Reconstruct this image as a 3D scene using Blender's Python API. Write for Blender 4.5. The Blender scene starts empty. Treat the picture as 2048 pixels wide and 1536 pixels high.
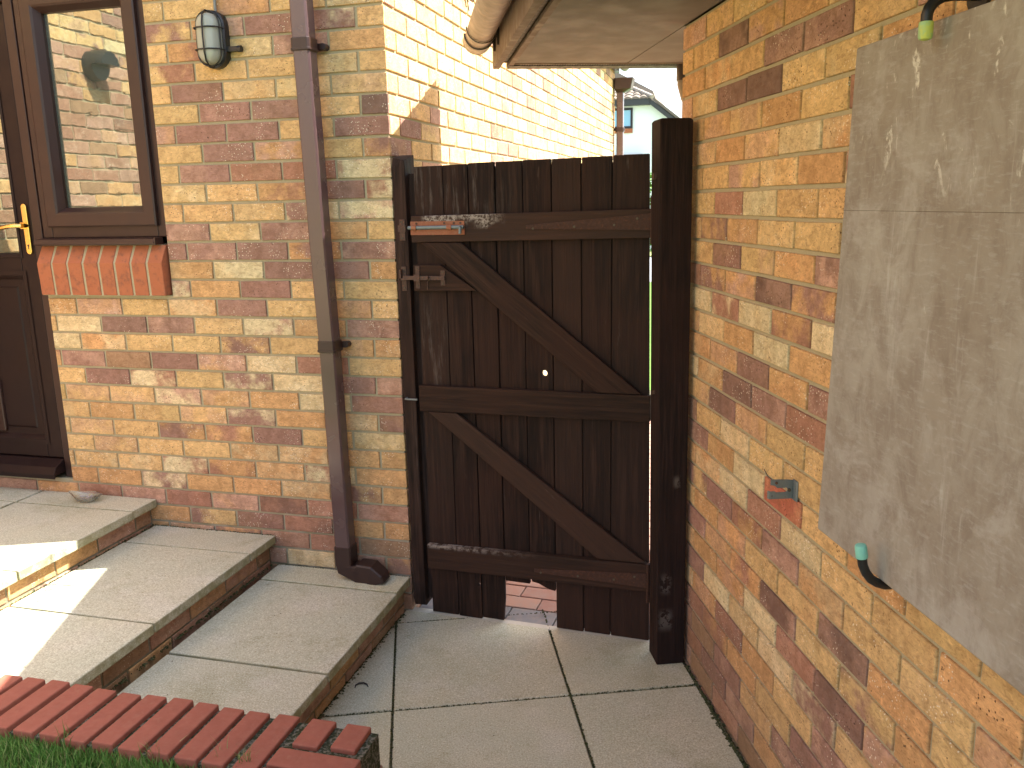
import bpy, bmesh, math, random
from mathutils import Vector, Matrix
random.seed(7)
C = bpy.context.scene.collection
SC = bpy.context.scene
rad = math.radians

# ---------------------------------------------------------------- camera
YAW, PITCH, ROLL = -0.2612, -0.2110, -0.0215
f = Vector((math.sin(YAW)*math.cos(PITCH), math.cos(YAW)*math.cos(PITCH), math.sin(PITCH)))
r = Vector((math.cos(YAW), -math.sin(YAW), 0)); u = r.cross(f)
r2 = r*math.cos(ROLL)+u*math.sin(ROLL); u2 = -r*math.sin(ROLL)+u*math.cos(ROLL)
cd = bpy.data.cameras.new("camera"); cam = bpy.data.objects.new("camera", cd); C.objects.link(cam)
cam.matrix_world = Matrix(((r2.x, u2.x, -f.x, 1.2424), (r2.y, u2.y, -f.y, -2.9969), (r2.z, u2.z, -f.z, 1.6299), (0, 0, 0, 1)))
cd.sensor_width = 36; cd.lens = 36*1700.04/2048; cd.clip_start = 0.02; cd.clip_end = 1000
SC.camera = cam

# ---------------------------------------------------------------- light
SUN = Vector((0.680, 0.279, 1.0)).normalized()          # direction towards the sun
w = bpy.data.worlds.new("World"); SC.world = w; w.use_nodes = True
nt = w.node_tree; nt.nodes.clear()
sky = nt.nodes.new('ShaderNodeTexSky'); sky.sky_type = 'NISHITA'; sky.sun_disc = False
sky.sun_elevation = math.asin(SUN.z); sky.sun_rotation = math.atan2(SUN.x, SUN.y)
sky.air_density = 1.0; sky.dust_density = 2.5; sky.ozone_density = 0.8
bg = nt.nodes.new('ShaderNodeBackground'); bg.inputs[1].default_value = 0.12
wo = nt.nodes.new('ShaderNodeOutputWorld')
# the sky is a little less blue than the model's clear air
hs = nt.nodes.new('ShaderNodeHueSaturation'); hs.inputs['Saturation'].default_value = .68
nt.links.new(sky.outputs[0], hs.inputs['Color']); nt.links.new(hs.outputs[0], bg.inputs[0]); nt.links.new(bg.outputs[0], wo.inputs[0])
sd = bpy.data.lights.new("sun", 'SUN'); sd.energy = 4.9; sd.angle = rad(0.5); sd.color = (1.0, 0.95, 0.86)
so = bpy.data.objects.new("sun", sd); C.objects.link(so)
so.rotation_euler = (-SUN).to_track_quat('-Z', 'Y').to_euler()
so.location = (8, 2, 12)
SC.view_settings.view_transform = 'Standard'; SC.view_settings.look = 'None'
SC.view_settings.gamma = 1.0; SC.view_settings.exposure = 2.2
SC.cycles.max_bounces = 8; SC.cycles.diffuse_bounces = 5

# ---------------------------------------------------------------- frames
TH = -0.3721
NV = Vector((math.cos(TH), -math.sin(TH), 0)); TV = Vector((math.sin(TH), math.cos(TH), 0))
GC = NV*0.9779 + TV*(-0.3675)                          # garage corner at ground; local x = towards viewer, y = into the garage
GROT = math.atan2(-TV.y, -TV.x)

# ---------------------------------------------------------------- mesh helpers
class MB:
    def __init__(s): s.v = []; s.f = []; s.m = []; s.attr = []
    def add(s, vs, fs, mi=0, a=None):
        o = len(s.v); s.v += [tuple(x) for x in vs]
        for q in fs: s.f.append([i+o for i in q]); s.m.append(mi); s.attr.append(a)
    def box(s, x0, y0, z0, x1, y1, z1, mi=0, a=None, M=None):
        vs = [Vector(p) for p in ((x0,y0,z0),(x1,y0,z0),(x1,y1,z0),(x0,y1,z0),(x0,y0,z1),(x1,y0,z1),(x1,y1,z1),(x0,y1,z1))]
        if M: vs = [M @ p for p in vs]
        s.add(vs, [(0,3,2,1),(4,5,6,7),(0,1,5,4),(1,2,6,5),(2,3,7,6),(3,0,4,7)], mi, a)
    def prism(s, pts, fn, h0, h1, mi=0, a=None):
        """polygon pts (2-tuples) extruded from h0 to h1 through fn(x, y, h)"""
        n = len(pts); vs = [fn(x, y, h0) for x, y in pts]+[fn(x, y, h1) for x, y in pts]
        s.add(vs, [tuple(range(n))[::-1], tuple(range(n, 2*n))]+[(i, (i+1) % n, n+(i+1) % n, n+i) for i in range(n)], mi, a)
    def tube(s, pts, rr, n=12, mi=0, cap=True):
        pts = [Vector(p) for p in pts]; o = len(s.v); prev = None
        rs = rr if isinstance(rr, (list, tuple)) else [rr]*len(pts)
        vs = []
        for i, p in enumerate(pts):
            d = (pts[min(i+1, len(pts)-1)]-pts[max(i-1, 0)]).normalized()
            if prev is None:
                a = Vector((0, 0, 1)) if abs(d.z) < .9 else Vector((1, 0, 0)); x = d.cross(a).normalized()
            else: x = (prev-d*prev.dot(d)).normalized()
            prev = x; y = d.cross(x)
            for k in range(n):
                t = 2*math.pi*k/n; vs.append(p+(x*math.cos(t)+y*math.sin(t))*rs[i])
        fs = [(i*n+k, i*n+(k+1) % n, (i+1)*n+(k+1) % n, (i+1)*n+k) for i in range(len(pts)-1) for k in range(n)]
        if cap: fs += [tuple(range(n))[::-1], tuple(range((len(pts)-1)*n, len(pts)*n))]
        s.add(vs, fs, mi)
    def loft(s, rings, mi=0, cap0=True, cap1=True):
        n = len(rings[0]); vs = [p for q in rings for p in q]
        fs = [(i*n+k, i*n+(k+1) % n, (i+1)*n+(k+1) % n, (i+1)*n+k) for i in range(len(rings)-1) for k in range(n)]
        if cap0: fs.append(tuple(range(n))[::-1])
        if cap1: fs.append(tuple(range((len(rings)-1)*n, len(rings)*n)))
        s.add(vs, fs, mi)

def obj(name, mb, mats, parent=None, loc=(0, 0, 0), rz=0, bevel=0, smooth=False, solid=True):
    me = bpy.data.meshes.new(name); me.from_pydata(mb.v, [], mb.f)
    if not isinstance(mats, (list, tuple)): mats = [mats]
    for m in mats: me.materials.append(m)
    me.polygons.foreach_set('material_index', mb.m)
    if any(a is not None for a in mb.attr):
        for ai, nm in enumerate(('cola', 'colb', 'rnd')):
            at = me.attributes.new(nm, 'FLOAT_COLOR', 'FACE')
            vals = []
            for a in mb.attr:
                c = a[ai] if a is not None else (.3, .3, .3, 0)
                vals += list(c)+([1] if len(c) == 3 else [])
            at.data.foreach_set('color', vals)
    if solid:
        bm = bmesh.new(); bm.from_mesh(me); bmesh.ops.recalc_face_normals(bm, faces=bm.faces); bm.to_mesh(me); bm.free()
    if smooth:
        me.polygons.foreach_set('use_smooth', [True]*len(me.polygons))
        me.set_sharp_from_angle(angle=rad(40))
    me.update()
    o = bpy.data.objects.new(name, me); C.objects.link(o)
    o.location = loc; o.rotation_euler = (0, 0, rz)
    if parent: o.parent = parent
    if bevel:
        b = o.modifiers.new('bevel', 'BEVEL'); b.width = bevel; b.segments = 2; b.limit_method = 'ANGLE'; b.angle_limit = rad(40)
    return o
def empty(name, label, cat, loc=(0, 0, 0), rz=0, group=None):
    o = bpy.data.objects.new(name, None); C.objects.link(o); o.location = loc; o.rotation_euler = (0, 0, rz)
    o.empty_display_size = .1
    return tag(o, label, cat, group)
def tag(o, label=None, cat=None, group=None, kind=None):
    if label: o['label'] = label
    if cat: o['category'] = cat
    if group: o['group'] = group
    if kind: o['kind'] = kind
    return o

# ---------------------------------------------------------------- materials
class NT:
    def __init__(s, name, rough=.8, spec=.3):
        s.m = bpy.data.materials.new(name); s.m.use_nodes = True; s.t = s.m.node_tree
        s.b = s.t.nodes['Principled BSDF']; s.b.inputs['Roughness'].default_value = rough
        s.b.inputs['Specular IOR Level'].default_value = spec
        s.tc = s.t.nodes.new('ShaderNodeTexCoord').outputs['Object']
    def n(s, typ, **kw):
        x = s.t.nodes.new(typ)
        for k, v in kw.items(): setattr(x, k, v)
        return x
    def set(s, sock, v):
        if hasattr(v, 'links') or isinstance(v, bpy.types.NodeSocket): s.t.links.new(v, sock)
        elif isinstance(v, (tuple, list)) and len(v) == 3 and sock.type == 'RGBA': sock.default_value = (*v, 1)
        else: sock.default_value = v
    def noise(s, scale, detail=3, rough=.5, vec=None, dist=0, off=None):
        x = s.n('ShaderNodeTexNoise'); s.set(x.inputs['Vector'], vec or s.tc)
        x.inputs['Scale'].default_value = scale; x.inputs['Detail'].default_value = detail
        x.inputs['Roughness'].default_value = rough; x.inputs['Distortion'].default_value = dist
        return x.outputs['Fac']
    def vor(s, scale, vec=None, feature='F1'):
        x = s.n('ShaderNodeTexVoronoi', feature=feature); s.set(x.inputs['Vector'], vec or s.tc); x.inputs['Scale'].default_value = scale
        return x.outputs['Distance'], x.outputs.get('Color')
    def map(s, sc=(1, 1, 1), rot=(0, 0, 0), loc=(0, 0, 0), vec=None):
        x = s.n('ShaderNodeMapping'); s.set(x.inputs[0], vec or s.tc)
        x.inputs['Scale'].default_value = sc; x.inputs['Rotation'].default_value = rot; x.inputs['Location'].default_value = loc
        return x.outputs[0]
    def ramp(s, fac, lo, hi, a=0., b=1.):
        x = s.n('ShaderNodeMapRange'); s.set(x.inputs[0], fac); x.inputs[1].default_value = lo; x.inputs[2].default_value = hi
        x.inputs[3].default_value = a; x.inputs[4].default_value = b
        x.interpolation_type = 'SMOOTHSTEP'
        return x.outputs[0]
    def mix(s, fac, a, b, blend='MIX'):
        x = s.n('ShaderNodeMix', data_type='RGBA', blend_type=blend)
        s.set(x.inputs[0], fac); s.set(x.inputs[6], a); s.set(x.inputs[7], b)
        return x.outputs[2]
    def math(s, op, a, b=0.):
        x = s.n('ShaderNodeMath', operation=op); s.set(x.inputs[0], a); s.set(x.inputs[1], b)
        return x.outputs[0]
    def sep(s):
        x = s.n('ShaderNodeSeparateXYZ'); s.t.links.new(s.tc, x.inputs[0]); return x.outputs
    def col(s, c): s.set(s.b.inputs['Base Color'], c)
    def bump(s, h, strength=.4, dist=.002):
        x = s.n('ShaderNodeBump'); x.inputs['Strength'].default_value = strength; x.inputs['Distance'].default_value = dist
        s.set(x.inputs['Height'], h); s.t.links.new(x.outputs[0], s.b.inputs['Normal'])

def attr_node(T, name):
    a = T.n('ShaderNodeAttribute', attribute_name=name); return a

def mat_brick():
    T = NT('brick_face', .9, .15)
    A = attr_node(T, 'cola').outputs['Color']; B = attr_node(T, 'colb').outputs['Color']; R = attr_node(T, 'rnd')
    vm = T.n('ShaderNodeVectorMath', operation='MULTIPLY_ADD'); T.t.links.new(R.outputs['Color'], vm.inputs[0])
    vm.inputs[1].default_value = (37, 53, 71); T.t.links.new(T.tc, vm.inputs[2]); vec = vm.outputs[0]
    big = T.noise(8, 5, .62, vec, .15)
    fac = T.ramp(big, .40, .60)
    wt = R.outputs['Alpha']
    fac = T.math('MULTIPLY', fac, wt)
    c = T.mix(fac, A, B)
    # tonal drift and drag-wire texture
    mid = T.noise(26, 4, .62, vec, .4)
    c = T.mix(T.ramp(mid, .40, .68, 0, .6), c, (1.36, 1.38, 1.44), 'MULTIPLY'); c = T.mix(T.ramp(mid, .46, .30, 0, .45), c, (.70, .66, .62), 'MULTIPLY')
    drag = T.noise(55, 5, .72, T.map((1, 1, 2.0), vec=vec), 1.1)
    c = T.mix(T.ramp(drag, .50, .62, 0, .62), c, T.mix(.6, c, (.20, .10, .05)))
    c = T.mix(T.ramp(drag, .45, .35, 0, .6), c, (1.35, 1.35, 1.3), 'MULTIPLY')
    v, _ = T.vor(95, vec); pits = T.ramp(v, .24, .10)
    pm = T.ramp(T.noise(13, 2, .5, vec), .50, .66)
    pits = T.math('MULTIPLY', pits, pm)
    c = T.mix(T.math('MULTIPLY', pits, .85), c, (.07, .035, .025))
    v2, _ = T.vor(110, T.map(loc=(3, 5, 7), vec=vec)); sp = T.math('MULTIPLY', T.ramp(v2, .26, .12), T.ramp(T.noise(9, 2, .5, T.map(loc=(9, 1, 4), vec=vec)), .5, .62))
    c = T.mix(T.math('MULTIPLY', sp, .85), c, (.85, .78, .62))
    # dirt and damp low down
    z = T.sep()[2]
    dirt = T.math('MULTIPLY', T.ramp(T.math('ADD', z, T.math('MULTIPLY', T.noise(6), .25)), .60, .12), .62)
    c = T.mix(dirt, c, T.mix(.55, c, (.20, .15, .10)))
    T.col(c)
    h = T.math('ADD', T.math('MULTIPLY', drag, .7), T.math('SUBTRACT', T.math('MULTIPLY', T.noise(190, 2), .35), T.math('MULTIPLY', pits, .9)))
    T.bump(h, .9, .0035)
    return T.m
def mat_mortar(name, c1, c2, mossy=0.):
    T = NT(name, .95, .1)
    c = T.mix(T.noise(45, 4, .7), c1, c2)
    c = T.mix(T.math('MULTIPLY', T.ramp(T.noise(320, 2), .55, .7), .5), c, (.52, .48, .38))
    z = T.sep()[2]
    c = T.mix(T.math('MULTIPLY', T.ramp(z, .55, .1), .6), c, T.mix(T.ramp(T.noise(9), .4, .6), (.36, .33, .29), (.15, .14, .09)))
    T.col(c); T.bump(T.noise(260, 3), .6, .0015); return T.m
def mat_plain(name, c, rough=.5, spec=.4, var=.12, scale=20, metal=0., bump=0., c2=None, c2r=(.5, .7)):
    T = NT(name, rough, spec)
    c0 = T.mix(T.noise(scale, 4, .6), tuple(x*(1-var) for x in c), tuple(min(1, x*(1+var)) for x in c))
    if c2: c0 = T.mix(T.ramp(T.noise(scale*1.7, 5, .65, T.map(loc=(4, 2, 8))), *c2r), c0, c2)
    T.col(c0); T.b.inputs['Metallic'].default_value = metal
    T.set(T.b.inputs['Roughness'], T.ramp(T.noise(scale*2.3, 3), .3, .7, rough*.82, min(1, rough*1.18)))
    if bump: T.bump(T.noise(scale*4, 4), bump, .002)
    return T.m
def mat_slab():
    T = NT('paving_slab', .9, .15)
    R = attr_node(T, 'rnd'); A = attr_node(T, 'cola').outputs['Color']
    big = T.noise(2.2, 4, .6)
    c = T.mix(T.ramp(big, .35, .7), A, T.mix(.6, A, (.62, .57, .44)))
    c = T.mix(T.math('MULTIPLY', T.ramp(T.noise(5, 3), .5, .75), .4), c, (.66, .64, .58))
    fine = T.noise(190, 3, .8)
    c = T.mix(T.ramp(fine, .36, .56, .75, 0), c, (.35, .32, .23))
    c = T.mix(T.ramp(fine, .55, .68, 0, .65), c, (.86, .82, .70))
    v, vc = T.vor(150)
    c = T.mix(T.math('MULTIPLY', T.ramp(v, .22, .10), T.ramp(T.noise(40, 1), .42, .56, 0, .85)), c, (.22, .14, .08))
    v, vc = T.vor(70, T.map(loc=(2, 3, 1)))
    c = T.mix(T.math('MULTIPLY', T.ramp(v, .08, .03), .6), c, (.10, .08, .06))
    c = T.mix(T.math('MULTIPLY', T.ramp(T.noise(3.3, 5, .7, T.map(loc=(8, 2, 5))), .50, .68), .42), c, (.62, .60, .48), 'MULTIPLY')
    c = T.mix(T.math('MULTIPLY', T.ramp(T.noise(11, 5, .75, T.map(loc=(1, 7, 5))), .58, .74), .5), c, (.60, .58, .46), 'MULTIPLY')
    # moss and grime held by the vertical edges
    g = T.n('ShaderNodeNewGeometry'); sx = T.n('ShaderNodeSeparateXYZ'); T.t.links.new(g.outputs['True Normal'], sx.inputs[0])
    side = T.ramp(sx.outputs[2], .7, .2)
    c = T.mix(T.math('MULTIPLY', side, T.ramp(T.noise(14, 4, .7), .38, .62, .35, .9)), c, (.26, .25, .13))
    T.col(c); T.bump(T.math('ADD', fine, T.math('MULTIPLY', T.noise(90, 2), .6)), .5, .0018); return T.m
def mat_wood(name, c1, c2, axis='z', worn=None, rough=.8):
    T = NT(name, rough, .18)
    R = attr_node(T, 'rnd')
    sc = {'z': (1, 1, .045), 'x': (.045, 1, 1)}[axis]
    vm = T.n('ShaderNodeVectorMath', operation='MULTIPLY_ADD'); T.t.links.new(R.outputs['Color'], vm.inputs[0])
    vm.inputs[1].default_value = (9, 13, 7); T.t.links.new(T.tc, vm.inputs[2]); vec = vm.outputs[0]
    g = T.noise(95, 5, .65, T.map(sc, vec=vec), .4)
    g2 = T.noise(22, 3, .6, T.map(sc, vec=vec), 1.2)
    c = T.mix(T.ramp(g2, .35, .7), c1, c2)
    c = T.mix(T.ramp(g, .36, .56, .8, 0), c, tuple(x*.35 for x in c1)); c = T.mix(T.ramp(g, .54, .68, 0, .5), c, tuple(x*1.7 for x in c2))
    c = T.mix(T.ramp(T.noise(2.2, 3, .6), .4, .65, 0, .45), c, (c2[0]*1.25, c2[1]*.95, c2[2]*.85))
    sepr = T.n('ShaderNodeSeparateColor'); T.t.links.new(R.outputs['Color'], sepr.inputs[0])
    c = T.mix(T.ramp(sepr.outputs[0], 0, 1, 0, .45), c, tuple(x*1.55 for x in c2))
    # faded grey-pink streaks where the stain has worn off
    st = T.math('MULTIPLY', T.ramp(T.noise(16, 5, .75, T.map((1, 1, .12) if axis == 'z' else (.12, 1, 1), loc=(5, 1, 2), vec=vec)), .62, .78), T.ramp(g, .42, .6))
    c = T.mix(T.math('MULTIPLY', st, .8), c, (.17, .125, .105))
    if worn:
        m = worn(T); c = T.mix(m, c, (.36, .31, .27))
    T.col(c); T.bump(T.math('ADD', g, T.math('MULTIPLY', g2, .6)), .8, .0035)
    T.set(T.b.inputs['Roughness'], T.ramp(g, .3, .7, rough-.08, rough+.15))
    return T.m
def mask_box(T, ax, lo, hi, soft=.01):
    s = T.sep()[ax]
    return T.math('MULTIPLY', T.ramp(s, lo-soft, lo+soft), T.ramp(s, hi+soft, hi-soft))

M_BRICK = mat_brick()
M_MORT = mat_mortar('olive_mortar', (.34, .295, .185), (.44, .385, .255))
M_MORTD = mat_mortar('mossy_mortar', (.13, .125, .07), (.25, .23, .16))
M_SLAB = mat_slab()
BR1, BR2 = (.040, .0205, .0145), (.060, .031, .021)
def worn_board(T):
    x, y, z = T.sep()
    m = T.math('MULTIPLY', T.ramp(x, .42, .25), T.ramp(z, 1.52, 1.62))
    lowp = T.math('MULTIPLY', T.math('MULTIPLY', T.ramp(x, .13, .08), T.ramp(z, 1.35, 1.1)), T.ramp(z, .9, 1.0))
    st = T.noise(40, 5, .75, T.map((1, 1, .09), loc=(2, 2, 2)))
    return T.math('MULTIPLY', T.math('MAXIMUM', m, lowp), T.ramp(st, .50, .72, 0, .24))
M_GATE = mat_wood('gate_board_wood', (.0160, .0094, .0072), (.0350, .0190, .0135), 'z', worn_board)
def worn_rail(T):
    x, y, z = T.sep()
    m = T.math('MULTIPLY', T.ramp(x, .03, .06), T.ramp(x, .37, .27))
    edge = T.math('ADD', z, T.math('MULTIPLY', T.noise(9, 3), -.16))     # higher up = more worn
    m = T.math('MULTIPLY', m, T.ramp(edge, 1.462, 1.482))
    return T.math('MULTIPLY', m, T.ramp(T.noise(75, 4, .75), .42, .56, .05, .85))
M_RAIL = mat_wood('gate_rail_wood', (.024, .0138, .0098), (.045, .0250, .0172), 'x', worn_rail)
def worn_low(T):
    x, y, z = T.sep()
    m = T.math('MULTIPLY', T.math('MULTIPLY', T.ramp(z, .288, .306), T.ramp(z, .40, .36)), T.ramp(x, .5, .05))
    return T.math('MULTIPLY', m, T.ramp(T.noise(40, 4, .75), .40, .58, 0, .7))
M_RAILB = mat_wood('gate_low_rail_wood', (.021, .0120, .0082), (.040, .0220, .0148), 'x', worn_low)
M_POST = mat_wood('post_wood', (.019, .0115, .0095), (.034, .019, .015))
M_POSTL = mat_wood('rough_post_wood', (.024, .0145, .011), (.052, .031, .024))
M_UPVC = mat_plain('brown_frame_plastic', (.036, .0160, .0125), .42, .45, .10, 6)
M_UPVC2 = mat_plain('brown_door_plastic', (.019, .0088, .0078), .5, .25, .18, 5)
M_PIPE = mat_plain('brown_pipe_plastic', (.088, .052, .054), .24, .8, .10, 5, bump=.05)
M_PIPE2 = mat_plain('dark_brown_pipe_plastic', (.035, .017, .0145), .42, .5, .1, 8)
M_GUT = mat_plain('weathered_gutter_plastic', (.24, .20, .165), .55, .3, .22, 12, c2=(.36, .28, .2), c2r=(.5, .75))
M_BLACK = mat_plain('black_plastic', (.012, .013, .014), .38, .5, .2, 30)
M_STEEL = mat_plain('galvanised_steel', (.17, .20, .205), .5, .5, .22, 60, metal=.35, c2=(.10, .07, .05), c2r=(.62, .75))
M_RUST = mat_plain('rusty_painted_iron', (.085, .05, .038), .7, .3, .35, 90, bump=.4, c2=(.19, .075, .035), c2r=(.52, .68))
M_RUSTR = mat_plain('orange_rusted_iron', (.30, .115, .065), .75, .25, .25, 60, bump=.4, c2=(.30, .16, .09), c2r=(.5, .7))
M_HINGE = mat_plain('stained_hinge_iron', (.058, .028, .019), .7, .2, .3, 60, bump=.25, c2=(.085, .036, .02), c2r=(.5, .65))
M_BRASS = mat_plain('polished_brass', (.86, .60, .20), .22, .5, .08, 40, metal=1.)
M_RED = mat_plain('red_brick_face', (.30, .105, .072), .85, .15, .18, 28, bump=.35, c2=(.31, .125, .085), c2r=(.5, .75))
M_ORED = mat_plain('orange_red_brick_face', (.40, .140, .070), .85, .15, .14, 22, bump=.3, c2=(.27, .11, .065), c2r=(.48, .7))
M_SOIL = mat_plain('gritty_joint', (.17, .15, .115), .95, .1, .5, 70, bump=.9, c2=(.035, .04, .02), c2r=(.40, .55))
M_DUST = mat_plain('dark_earth', (.10, .085, .06), .95, .1, .3, 40, bump=.6)
M_SOFF = mat_plain('weathered_soffit_board', (.170, .152, .132), .85, .2, .16, 4, bump=.15, c2=(.20, .162, .14), c2r=(.5, .8))
M_FASC = mat_plain('weathered_fascia', (.15, .112, .088), .8, .2, .2, 9, bump=.2, c2=(.24, .2, .15), c2r=(.5, .72))
M_VENT_GAP = mat_plain('dark_vent_and_gap_shade', (.032, .026, .021), .6, .3, .2, 20)
M_TILE = mat_plain('grey_brown_roof_tile', (.17, .14, .115), .85, .2, .3, 15, bump=.4)
M_TILEW = mat_plain('pale_lichened_roof_tile', (.33, .28, .24), .85, .2, .35, 5, bump=.4)
M_REND = mat_plain('white_painted_render', (.80, .83, .85), .8, .2, .04, 2)
M_TEAL = mat_plain('teal_rubber_tip', (.22, .55, .46), .55, .35, .12, 30)
M_OPAL = mat_plain('frosted_lamp_glass', (.33, .35, .30), .18, .5, .08, 20)
M_CONDUIT = mat_plain('grey_cable', (.22, .235, .22), .5, .3, .1, 30)
M_CORD = mat_plain('weathered_strap', (.17, .15, .15), .7, .3, .3, 30)
M_DRY = mat_plain('dry_stalks', (.23, .17, .085), .9, .1, .35, 60)
M_WHITE = mat_plain('white_curtain', (.8, .85, .9), .9, .1, .04, 5)

def mat_glass_mirror():
    T = NT('reflective_window_glass', .015, 1.0)
    T.col((.075, .085, .07)); T.b.inputs['Roughness'].default_value = .012
    T.b.inputs['IOR'].default_value = 1.5
    gl = T.n('ShaderNodeBsdfGlossy'); gl.inputs['Color'].default_value = (.60, .68, .60, 1); gl.inputs['Roughness'].default_value = .02
    mx = T.n('ShaderNodeMixShader'); mx.inputs[0].default_value = .34
    out = T.t.nodes['Material Output']
    T.t.links.new(T.b.outputs[0], mx.inputs[1]); T.t.links.new(gl.outputs[0], mx.inputs[2]); T.t.links.new(mx.outputs[0], out.inputs[0])
    bp = T.n('ShaderNodeBump'); bp.inputs['Strength'].default_value = .13; bp.inputs['Distance'].default_value = .0012
    T.set(bp.inputs['Height'], T.noise(9, 2, .5, T.map((1, 1, 2.2)), .5))
    T.t.links.new(bp.outputs[0], gl.inputs['Normal'])
    return T.m
M_GLASS = mat_glass_mirror()
def mat_ply():
    T = NT('weathered_plywood', .85, .2)
    g = T.noise(16, 6, .72, T.map((1, 1, .6)), .6)
    g2 = T.noise(4, 3, .6)
    c = T.mix(T.ramp(g2, .3, .7), (.275, .238, .195), (.345, .318, .275))
    c = T.mix(T.ramp(g, .32, .62, .6, 0), c, (.19, .15, .12))
    fine = T.noise(120, 4, .7, T.map((.25, 1, 1)), .3)
    c = T.mix(T.ramp(fine, .5, .68, 0, .35), c, (.40, .39, .36))
    # chalky vertical drips, lower half
    dr = T.noise(30, 5, .7, T.map((1, 1, .10), loc=(3, 0, 1)), .5)
    c = T.mix(T.math('MULTIPLY', T.math('MULTIPLY', T.ramp(dr, .58, .76), T.ramp(T.noise(5, 2), .45, .62)), .45), c, (.55, .54, .51))
    # whitish scrapes near the top
    x, y, z = T.sep()
    top = T.math('MULTIPLY', T.ramp(T.math('SUBTRACT', z, T.math('MULTIPLY', x, -.12)), 1.74, 1.92), 1.)
    sc = T.noise(17, 6, .62, T.map((1.5, 1, .55), rot=(0, rad(-32), 0)), .9)
    m = T.math('MULTIPLY', T.math('MULTIPLY', T.ramp(sc, .585, .66), T.ramp(T.noise(60, 4, .7), .38, .55)), top)
    sc2 = T.noise(11, 6, .68, T.map((1.5, 1, .4), rot=(0, rad(-20), 0), loc=(7, 3, 2)), .7)
    m2 = T.math('MULTIPLY', T.math('MULTIPLY', T.ramp(sc2, .64, .72), T.ramp(T.noise(70, 4, .7), .40, .56)), T.ramp(z, .85, 1.5, .25, .55))
    cl = T.noise(7, 6, .72, T.map(loc=(2, 5, 9)), .4)
    c = T.mix(T.ramp(cl, .52, .70, 0, .5), c, (.42, .40, .37))
    c = T.mix(T.math('MAXIMUM', T.math('MULTIPLY', m, .8), m2), c, (.66, .64, .57))
    T.col(c); T.bump(T.math('ADD', g, fine), .3, .0012); return T.m
M_PLY = mat_ply()
def mat_paver():
    T = NT('block_paver', .88, .15); A = attr_node(T, 'cola').outputs['Color']
    c = T.mix(T.ramp(T.noise(24, 4, .7), .35, .7, 0, .5), A, (.36, .30, .27))
    T.col(c); T.bump(T.noise(180, 3), .5, .0015); return T.m
M_PAVER = mat_paver()
def mat_grass(name, a, b):
    T = NT(name, .7, .2); R = attr_node(T, 'cola').outputs['Color']
    T.col(T.mix(T.ramp(T.noise(3, 3), .35, .65), R, T.mix(.5, R, b))); return T.m
M_BLADE = mat_grass('grass_blade', 0, (.05, .10, .02))

# ---------------------------------------------------------------- brick walls
PAL = {'Y': (.585, .388, .178), 'O': (.53, .308, .140), 'C': (.62, .505, .300), 'P': (.295, .168, .128), 'R': (.35, .180, .118),
       'D': (.19, .115, .088), 'K': (.47, .285, .20), 'G': (.50, .345, .15), 'B': (.34, .205, .12), 'Z': (.42, .135, .085)}
def brick_attr(ch):
    A = PAL.get(ch)
    wt = 0.0; B = PAL['O']
    if ch == 'M': A = PAL[random.choice('YOC')]; B = PAL[random.choice('PRK')]; wt = 1.0
    elif ch == 'm': A = PAL[random.choice('PR')]; B = PAL[random.choice('OK')]; wt = 1.0
    elif ch in 'PRD': B = PAL[random.choice('KKPDB')]; wt = random.choice((.25, .45, .7))
    elif ch in 'YOG': B = PAL[random.choice('OYCK')]; wt = random.choice((.2, .4, .5))
    elif ch == 'C': B = PAL['Y']; wt = .4
    elif ch == 'K': B = PAL[random.choice('PO')]; wt = .5
    elif ch == 'Z': B = PAL['O']; wt = .4
    k = random.uniform(.90, 1.08); k2 = random.uniform(.96, 1.05)
    return (tuple(min(.9, x*k*(k2 if i == 0 else 1)) for i, x in enumerate(A)), tuple(x*k for x in B),
            (random.random(), random.random(), random.random(), wt))
def rand_ch(): return random.choices('YOCPRMmKG', (30, 20, 9, 14, 5, 12, 4, 3, 3))[0]
def put_brick(mb, fn, a0, a1, z0, z1, att, depth=.012, h=0.0, j=.0013, ch=.0028):
    """one rounded brick face block; fn(a, h, z) -> world"""
    J = lambda: random.uniform(-j, j)
    hh = h+random.uniform(-.0008, .0012)
    c = [(a0+J(), z0+J()), (a1+J(), z0+J()), (a1+J(), z1+J()), (a0+J(), z1+J())]
    am, zm = (a0+a1)/2, (z0+z1)/2
    def ins(p, d): return (p[0]+(d if p[0] < am else -d), p[1]+(d if p[1] < zm else -d))
    vs = [fn(x, hh-depth, z) for x, z in c]+[fn(x, hh-ch, z) for x, z in c]
    vs += [fn(*(lambda q: (q[0], hh-ch*.25, q[1]))(ins(p, ch*.35))) for p in c]
    vs += [fn(*(lambda q: (q[0], hh, q[1]))(ins(p, ch))) for p in c]
    fs = [(3, 2, 1, 0), (12, 13, 14, 15)]
    for l in (0, 4, 8): fs += [(l+i, l+(i+1) % 4, l+4+(i+1) % 4, l+4+i) for i in range(4)]
    mb.add(vs, fs, 0, att)
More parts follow.
